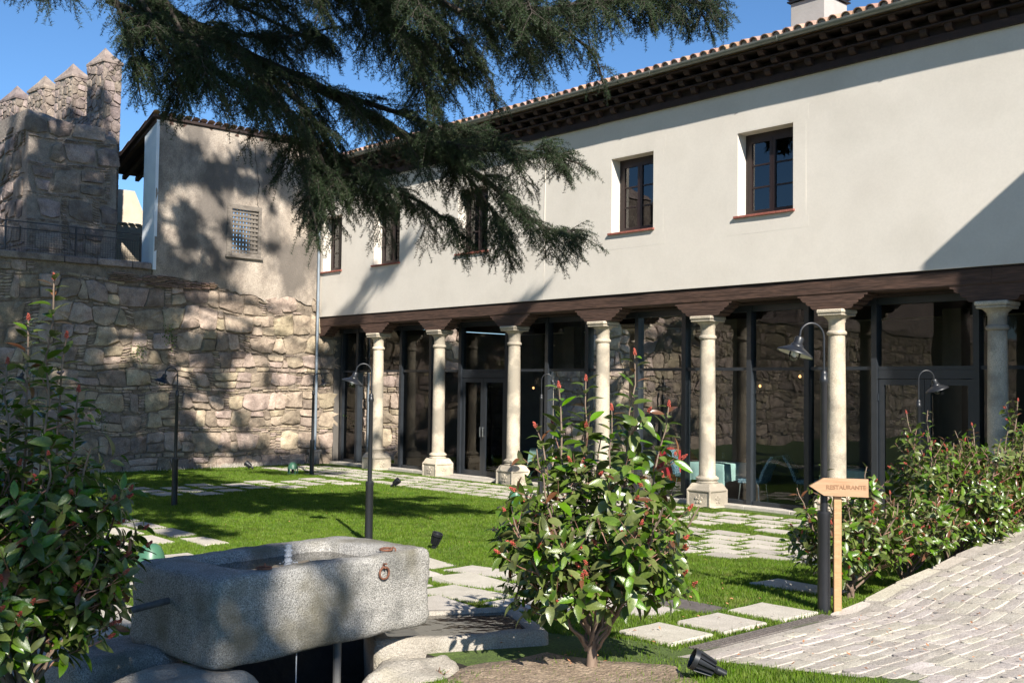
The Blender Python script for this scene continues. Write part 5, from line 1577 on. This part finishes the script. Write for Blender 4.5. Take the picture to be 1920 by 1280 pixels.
def branchlet(p, d, l, droop, fine, hang):
    n = max(3, int(l / (.07 if fine else .22))); pts = [p.copy()]; q = p.copy(); d = d.copy()
    for k in range(n):
        d = (d + Vector((random.gauss(0, .07), random.gauss(0, .07), -droop * .17 + random.gauss(0, .04)))).normalized()
        q = q + d * (l / n); pts.append(q.copy())
        TP.append(tuple(q)) if fine else UP.append(tuple(q)); (TD if fine else UD).append(tuple(d))
        if fine:
            for sgn in (-1, 1):
                h = Vector((-d.y * sgn, d.x * sgn, 0))
                if h.length < .05: h = Vector((sgn, 0, 0))
                h.normalize()
                td = (h * random.uniform(.4, 1.2) + d * .75 + Vector((0, 0, -random.uniform(-.15, 1.0) * hang * 1.9))).normalized()
                tl = random.uniform(.06, .26) * (1 - .4 * k / n) * (1 if random.random() > .12 else 1.8)
                m = max(1, int(tl / .036)); r = q.copy()
                for j in range(m):
                    td = (td + Vector((0, 0, -.16 * hang * 2)) + Vector((random.gauss(0, .05), random.gauss(0, .05), 0))).normalized()
                    r = r + td * .036; TP.append(tuple(r)); TD.append(tuple(td))
                if tl > .12: twig.tube([q + ic, r + ic], [.003, .0015], 3, cap=False)
    if fine: twig.tube([v + ic for v in pts], [.007 * (1 - .7 * k / n) for k in range(n + 1)], 4, cap=False)
UP = []; UD = []
T_ = Vector((-14.4, 3.5, 0))
LIMBS = [
    # (points, start radius, side length, droop, density, hang)
    ([(-14.5, 3.3, 7.4), (-12.62, 3.91, 7.51), (-12.01, 4.93, 6.74), (-11.64, 5.97, 6.23), (-11.30, 6.96, 5.90), (-10.92, 8.01, 5.42), (-10.52, 8.93, 4.97), (-10.16, 9.66, 4.39), (-9.83, 10.19, 4.22)], .17, .95, .5, 1.0, .34),
    ([(-11.64, 5.97, 6.23), (-11.66, 6.88, 5.79), (-11.65, 7.52, 5.14), (-11.54, 7.96, 4.84), (-11.28, 8.56, 4.67), (-11.01, 9.18, 4.20)], .07, .8, .8, .9, .4),
    ([(-11.30, 6.96, 5.90), (-11.25, 8.07, 5.80), (-11.08, 9.02, 5.65), (-11.03, 9.36, 5.73)], .06, .55, .2, 1.2, .3),
    ([(-10.92, 8.01, 5.42), (-10.43, 8.85, 5.30), (-10.18, 9.57, 5.34), (-9.92, 10.17, 5.24)], .05, .7, .45, 1.1, .32),
    ([(-11.64, 5.97, 6.23), (-11.22, 6.33, 5.66), (-11.25, 6.62, 5.20), (-11.27, 6.78, 4.70), (-11.20, 6.90, 4.12)], .05, .5, .8, .8, .42),
    ([(-12.22, 4.37, 7.34), (-11.40, 4.74, 6.41), (-11.25, 4.93, 5.93), (-11.27, 5.08, 5.67), (-11.31, 5.20, 5.40)], .05, .42, .8, .9, .45),
    ([(-11.87, 4.51, 6.53), (-11.35, 5.10, 6.18), (-11.05, 5.61, 5.67), (-10.86, 5.99, 5.46)], .06, .7, .6, 1., .4),
    ([(-11.84, 3.89, 7.31), (-11.78, 3.55, 6.66), (-11.57, 3.65, 6.46), (-11.24, 3.87, 6.29)], .03, .32, .8, .8, .4),
    ([(-14.4, 3.4, 7.6), (-11.25, 4.83, 7.36), (-10.56, 5.92, 6.92), (-10.17, 6.96, 6.78), (-9.99, 7.78, 6.49), (-9.88, 8.37, 6.00)], .15, 1.0, .55, 1.0, .42),
    ([(-10.16, 6.36, 7.05), (-9.76, 6.69, 6.47), (-9.63, 7.01, 6.03), (-9.56, 7.26, 5.64), (-9.62, 7.38, 5.21)], .04, .38, .5, .7, .5),
    ([(-10.17, 6.96, 6.78), (-9.43, 7.48, 6.78), (-9.08, 8.17, 6.67), (-9.07, 8.51, 6.18)], .06, .8, .8, 1.0, .45),
    ([(-14.3, 3.6, 8.2), (-10.18, 5.56, 7.47), (-8.80, 6.69, 6.79), (-7.98, 7.33, 6.14), (-7.54, 7.82, 6.18), (-7.05, 8.35, 6.27), (-6.69, 8.90, 6.19)], .13, .55, .6, .8, .45),
    ([(-7.98, 7.33, 6.14), (-7.69, 7.67, 5.90), (-7.51, 7.88, 5.68), (-7.44, 7.97, 5.41)], .03, .4, 1.0, 1.0, .5),
    ([(-11.25, 4.83, 7.36), (-10.64, 5.69, 6.94), (-10.33, 6.63, 6.80), (-10.15, 7.30, 6.48), (-10.12, 7.80, 6.13), (-10.03, 8.07, 5.77)], .07, .6, .6, 1.0, .42),
    ([(-11.25, 4.83, 7.36), (-12.06, 5.74, 7.10), (-12.31, 6.37, 7.06), (-12.30, 6.99, 6.93), (-12.36, 7.52, 6.85)], .07, .65, .5, 1.0, .4),
    ([(-11.66, 6.88, 5.79), (-11.32, 7.00, 5.07), (-11.24, 7.11, 4.68), (-11.43, 7.08, 4.23)], .04, .55, .9, 1.0, .45),
    ([(-10.80, 8.44, 5.36), (-10.60, 9.00, 4.78), (-10.49, 9.30, 4.31), (-10.48, 9.48, 4.04)], .03, .55, .8, 1.0, .42),
    ([(-11.65, 7.52, 5.14), (-11.58, 7.17, 4.87), (-11.01, 7.51, 4.84), (-10.83, 7.72, 4.57)], .03, .6, .9, 1.0, .5),
    ([(-10.18, 5.56, 7.47), (-9.35, 6.53, 6.74), (-8.97, 7.27, 6.35), (-8.72, 7.85, 6.19), (-8.60, 8.15, 5.87)], .08, .8, .7, .9, .45),
    ([(-11.80, 4.41, 6.85), (-11.55, 4.58, 6.22), (-11.49, 4.68, 5.81), (-11.55, 4.78, 5.48)], .04, .38, .8, 1.0, .45),
    ([(-11.65, 5.03, 6.73), (-11.29, 5.17, 6.12), (-11.14, 5.36, 5.70), (-11.08, 5.60, 5.40)], .04, .42, .8, 1.0, .45),
    ([(-12.04, 5.20, 6.63), (-11.81, 5.92, 6.49), (-11.73, 6.60, 6.56), (-11.44, 7.35, 6.81)], .05, .8, .6, 1.0, .45),
]
for i, (pts, r0, side, droop, dens, hang) in enumerate(LIMBS):
    limb(pts, r0 * .72, side, .30 if i in (0, 8, 11) else .03, droop, dens, True, 300 + i, hang=hang)
print('fine tufts', len(TP))
P_ = np.array(TP) + np.array(ic[:]); D_ = np.array(TD)
v, r = tufts(P_, D_, 9, .044, .0060, 5, .92)
me = np_mesh('foliage', v, 3, r); link_mesh('foliage', me, MT['needle'], cedar, kind='stuff')
twig.build('twigs', MT['cedarbark'], cedar, kind='stuff')
def open_gap(p):
    """true where the crown is cut open to put sun patches on the wall"""
    t = (p[0] + 26.2) / 2.24; y = p[1] + t; z = p[2] - 1.78 * t
    a = ((y - 14.0) / 2.0) ** 2 + ((z - 2.9) / 2.4) ** 2 < 1 or ((y - 12.3) / .9) ** 2 + ((z - 6.4) / 1.1) ** 2 < 1 or ((y - 10.4) / .7) ** 2 + ((z - 3.1) / .6) ** 2 < 1
    return a and noise.noise(Vector((y * 1.1, z * 1.1, 4))) > -.22
# higher crown, above the frame: it shades the wall and the lawn
random.seed(99)
for k in range(46):
    z = 8.4 + 8.2 * k / 46; a = k * 2.4 + .5; R_ = (7.6 - 5.0 * (k / 46) ** 1.3) * random.uniform(.8, 1.1)
    c, s = math.cos(a), math.sin(a)
    p0 = Vector((-14.55, 3.25, z)); e = Vector((-14.55 + c * R_, 3.25 + s * R_, z + .3 + random.uniform(-.4, .5)))
    v_ = e - Vector((0, 0, 2.2)); dd = v_.dot(Fv); xx = v_.dot(Rv) / dd; yy = v_.dot(Uv) / dd
    if dd > 0 and abs(xx) < .56 and yy < .40: e.z += (.42 - yy) * dd
    limb([p0, p0.lerp(e, .4) + Vector((0, 0, .5)), p0.lerp(e, .75) + Vector((0, 0, .45)), e], .11, 1.9, .12, .25, 1., False, 500 + k)
for k, (z0, e) in enumerate([(8.2, (-6.6, 4.3, 8.4)), (8.4, (-6.9, 2.3, 8.2)), (8.6, (-7.6, 5.8, 8.9)), (9.2, (-5.6, 3.2, 9.3)), (12.5, (-11.4, 11.4, 14.2)), (13, (-12.6, 10.4, 15.0)), (14, (-9.9, 10.4, 15.6)), (11.5, (-7.6, 11.4, 12.2)), (15, (-9, 9.2, 17)), (16, (-14.6, 9.6, 17.2)), (15, (-13.4, 8.6, 16.2)), (15.5, (-15.8, 9.2, 15.9)), (14.5, (-16.5, 8.0, 15.5)), (16.5, (-13, 6.8, 17.8)), (10, (-12.6, 6.2, 10.6)), (10.2, (-11.5, 4.6, 11.2)), (11, (-11.8, 6.0, 12.0)), (9.3, (-13.5, 6.3, 9.4)), (9.4, (-12.6, 2.0, 9.8)), (9, (-11.0, 3.4, 9.2)), (17.5, (-14, 6, 19)), (18, (-16.5, 4.5, 19.3)), (17, (-12.5, 5.2, 19.5)), (16.5, (-17.5, 5.5, 18)), (16, (-15.5, 10.6, 16.6)), (16, (-14, 10.8, 17.2)), (8.8, (-4.6, 2.6, 8.2)), (9, (-5.4, 4.4, 9.2))]):
    p0 = Vector((-14.55, 3.25, z0)); e = Vector(e); limb([p0, p0.lerp(e, .4) + Vector((0, 0, .4)), p0.lerp(e, .75) + Vector((0, 0, .3)), e], .11, 1.5, .25, .25, 1.2, False, 700 + k)
kp = [i for i, p in enumerate(UP) if noise.noise(Vector(p) * .42 + Vector((3, 0, 0))) > -.13 and not open_gap(p)]  # leaves out tufts that would shade the chosen wall patches
P_ = np.array(UP)[kp] + np.array(ic[:]); D_ = np.array(UD)[kp]
v, r = tufts(P_, D_, 22, .34, .075, 6, .85)
print('coarse tufts', len(UP))
link_mesh('upper_foliage', np_mesh('upper_foliage', v, 3, r), MT['needle'], cedar, kind='stuff')

# second tree, behind the viewer: dapples the trough and the left shrub
t2 = empty('garden_tree', (5.0, -2.35, 0), label='leafy tree standing behind the viewpoint', cat='tree')
MB().tube([(0, 0, -.2), (.1, 0, 3), (0, .1, 7.5), (0, 0, 10.8)], [.28, .22, .15, .04], 10).build('trunk', MT['cedarbark'], t2, sm=60)
rng = np.random.default_rng(3); pts = []
while len(pts) < 900:
    q = rng.uniform(-1, 1, 3)
    if np.dot(q, q) > 1: continue
    p = np.array([q[0] * 1.5, q[1] * 1.35, 9.7 + q[2] * 1.5])
    if noise.noise(Vector(p * 1.25)) > .06: pts.append(p)
v, r = tufts(np.array(pts), rng.normal(size=(len(pts), 3)) * .3, 5, .24, .12, 8, .9)
link_mesh('crown', np_mesh('crown', v, 3, r), MT['leaf'], t2, kind='stuff')

# ================================================================ grass blades
RES = .02; GX0, GX1, GY0, GY1 = -26.1, -3.2, 1.5, 16.7
nxg = int((GX1 - GX0) / RES); nyg = int((GY1 - GY0) / RES)
mask = np.ones((nxg, nyg), bool)
for (x0, x1, y0, y1) in slab_mask:
    i0 = max(0, int((x0 + .012 - GX0) / RES)); i1 = int((x1 - .012 - GX0) / RES); j0 = max(0, int((y0 + .012 - GY0) / RES)); j1 = int((y1 - .012 - GY0) / RES)
    if i1 > i0 and j1 > j0: mask[i0:i1, j0:j1] = False
i0, i1, j0, j1 = [int((a - b_) / RES) for a, b_ in ((PIT[0] - .1, GX0), (PIT[1] + .05, GX0), (PIT[2] - .2, GY0), (5.9, GY0))]
mask[i0:i1, j0:j1] = False
rng = np.random.default_rng(12)
N = 2600000
gx_ = rng.uniform(GX0, GX1, N); gy_ = rng.uniform(GY0, GY1, N)
dd = gx_ * -math.cos(A) + gy_ * math.sin(A); ll = gx_ * math.sin(A) + gy_ * math.cos(A)
ok = (dd > 4) & (np.abs(ll / np.maximum(dd, .1)) < .50)
ok &= mask[np.clip(((gx_ - GX0) / RES).astype(int), 0, nxg - 1), np.clip(((gy_ - GY0) / RES).astype(int), 0, nyg - 1)]
ok &= rng.random(N) < np.clip((11. / np.maximum(dd, 1)) ** 1.1, 0, 1)
bed = ((gx_ + 5.2) ** 2 + (gy_ - 5.3) ** 2) < .9 ** 2
ok &= ~bed | (rng.random(N) < .10)
ok &= ~((gx_ > -4.95) & (gy_ > 6.0))
gx_, gy_, dd = gx_[ok], gy_[ok], dd[ok]
sx = np.clip((gx_ + 13.5) / 8.5, 0, 1); sx = sx * sx * (3 - 2 * sx); sy = np.clip((gy_ - 8.5) / 5., 0, 1); sy = sy * sy * (3 - 2 * sy)
gz_ = .30 * sx * (1 - sy * .9) + np.where(gx_ > -4.9, .104 * (gx_ + 4.9), 0)
n = len(gx_); h = rng.uniform(.018, .042, n) * (1 + .0 * dd); w = .0028 + .00042 * dd; a = rng.uniform(0, 6.28, n)
tall = rng.random(n) < .03; h[tall] *= 1.6
lx = rng.normal(0, .012, n); ly = rng.normal(0, .012, n)
P0 = np.stack([gx_ - np.cos(a) * w, gy_ - np.sin(a) * w, gz_ - .012], 1); P1 = np.stack([gx_ + np.cos(a) * w, gy_ + np.sin(a) * w, gz_ - .012], 1); P2 = np.stack([gx_ + lx, gy_ + ly, gz_ + h], 1)
v = np.stack([P0, P1, P2], 1).reshape(-1, 3)
print('blades', n)
link_mesh('grass', np_mesh('grass', v, 3, np.repeat(rng.random(n), 3)), MT['blade'], kind='stuff')
# fallen leaves
random.seed(88); b = MB()
for k in range(420):
    if k < 230: x = random.uniform(-4.7, -1.6); y = random.uniform(6.1, 10.5); z = ramp_z(x, y) + .018
    elif k < 330: x = random.uniform(-6.5, -4.9); y = random.uniform(5.0, 8.6); z = g(x, y) + .045
    else: x = random.uniform(-20, -6); y = random.uniform(6, 15); z = g(x, y) + .04
    s = random.uniform(.008, .022); a = random.uniform(0, 6.28); c, s_ = math.cos(a) * s, math.sin(a) * s; k2 = random.uniform(.3, .6)
    b.add([(x - c, y - s_, z), (x + s_ * k2, y - c * k2, z + s * .5), (x + c, y + s_, z + random.uniform(0, s)), (x - s_ * k2, y + c * k2, z + s * .3)], [(0, 1, 2), (0, 2, 3)])
b.build('fallen_leaves', MT['dead'], kind='stuff')
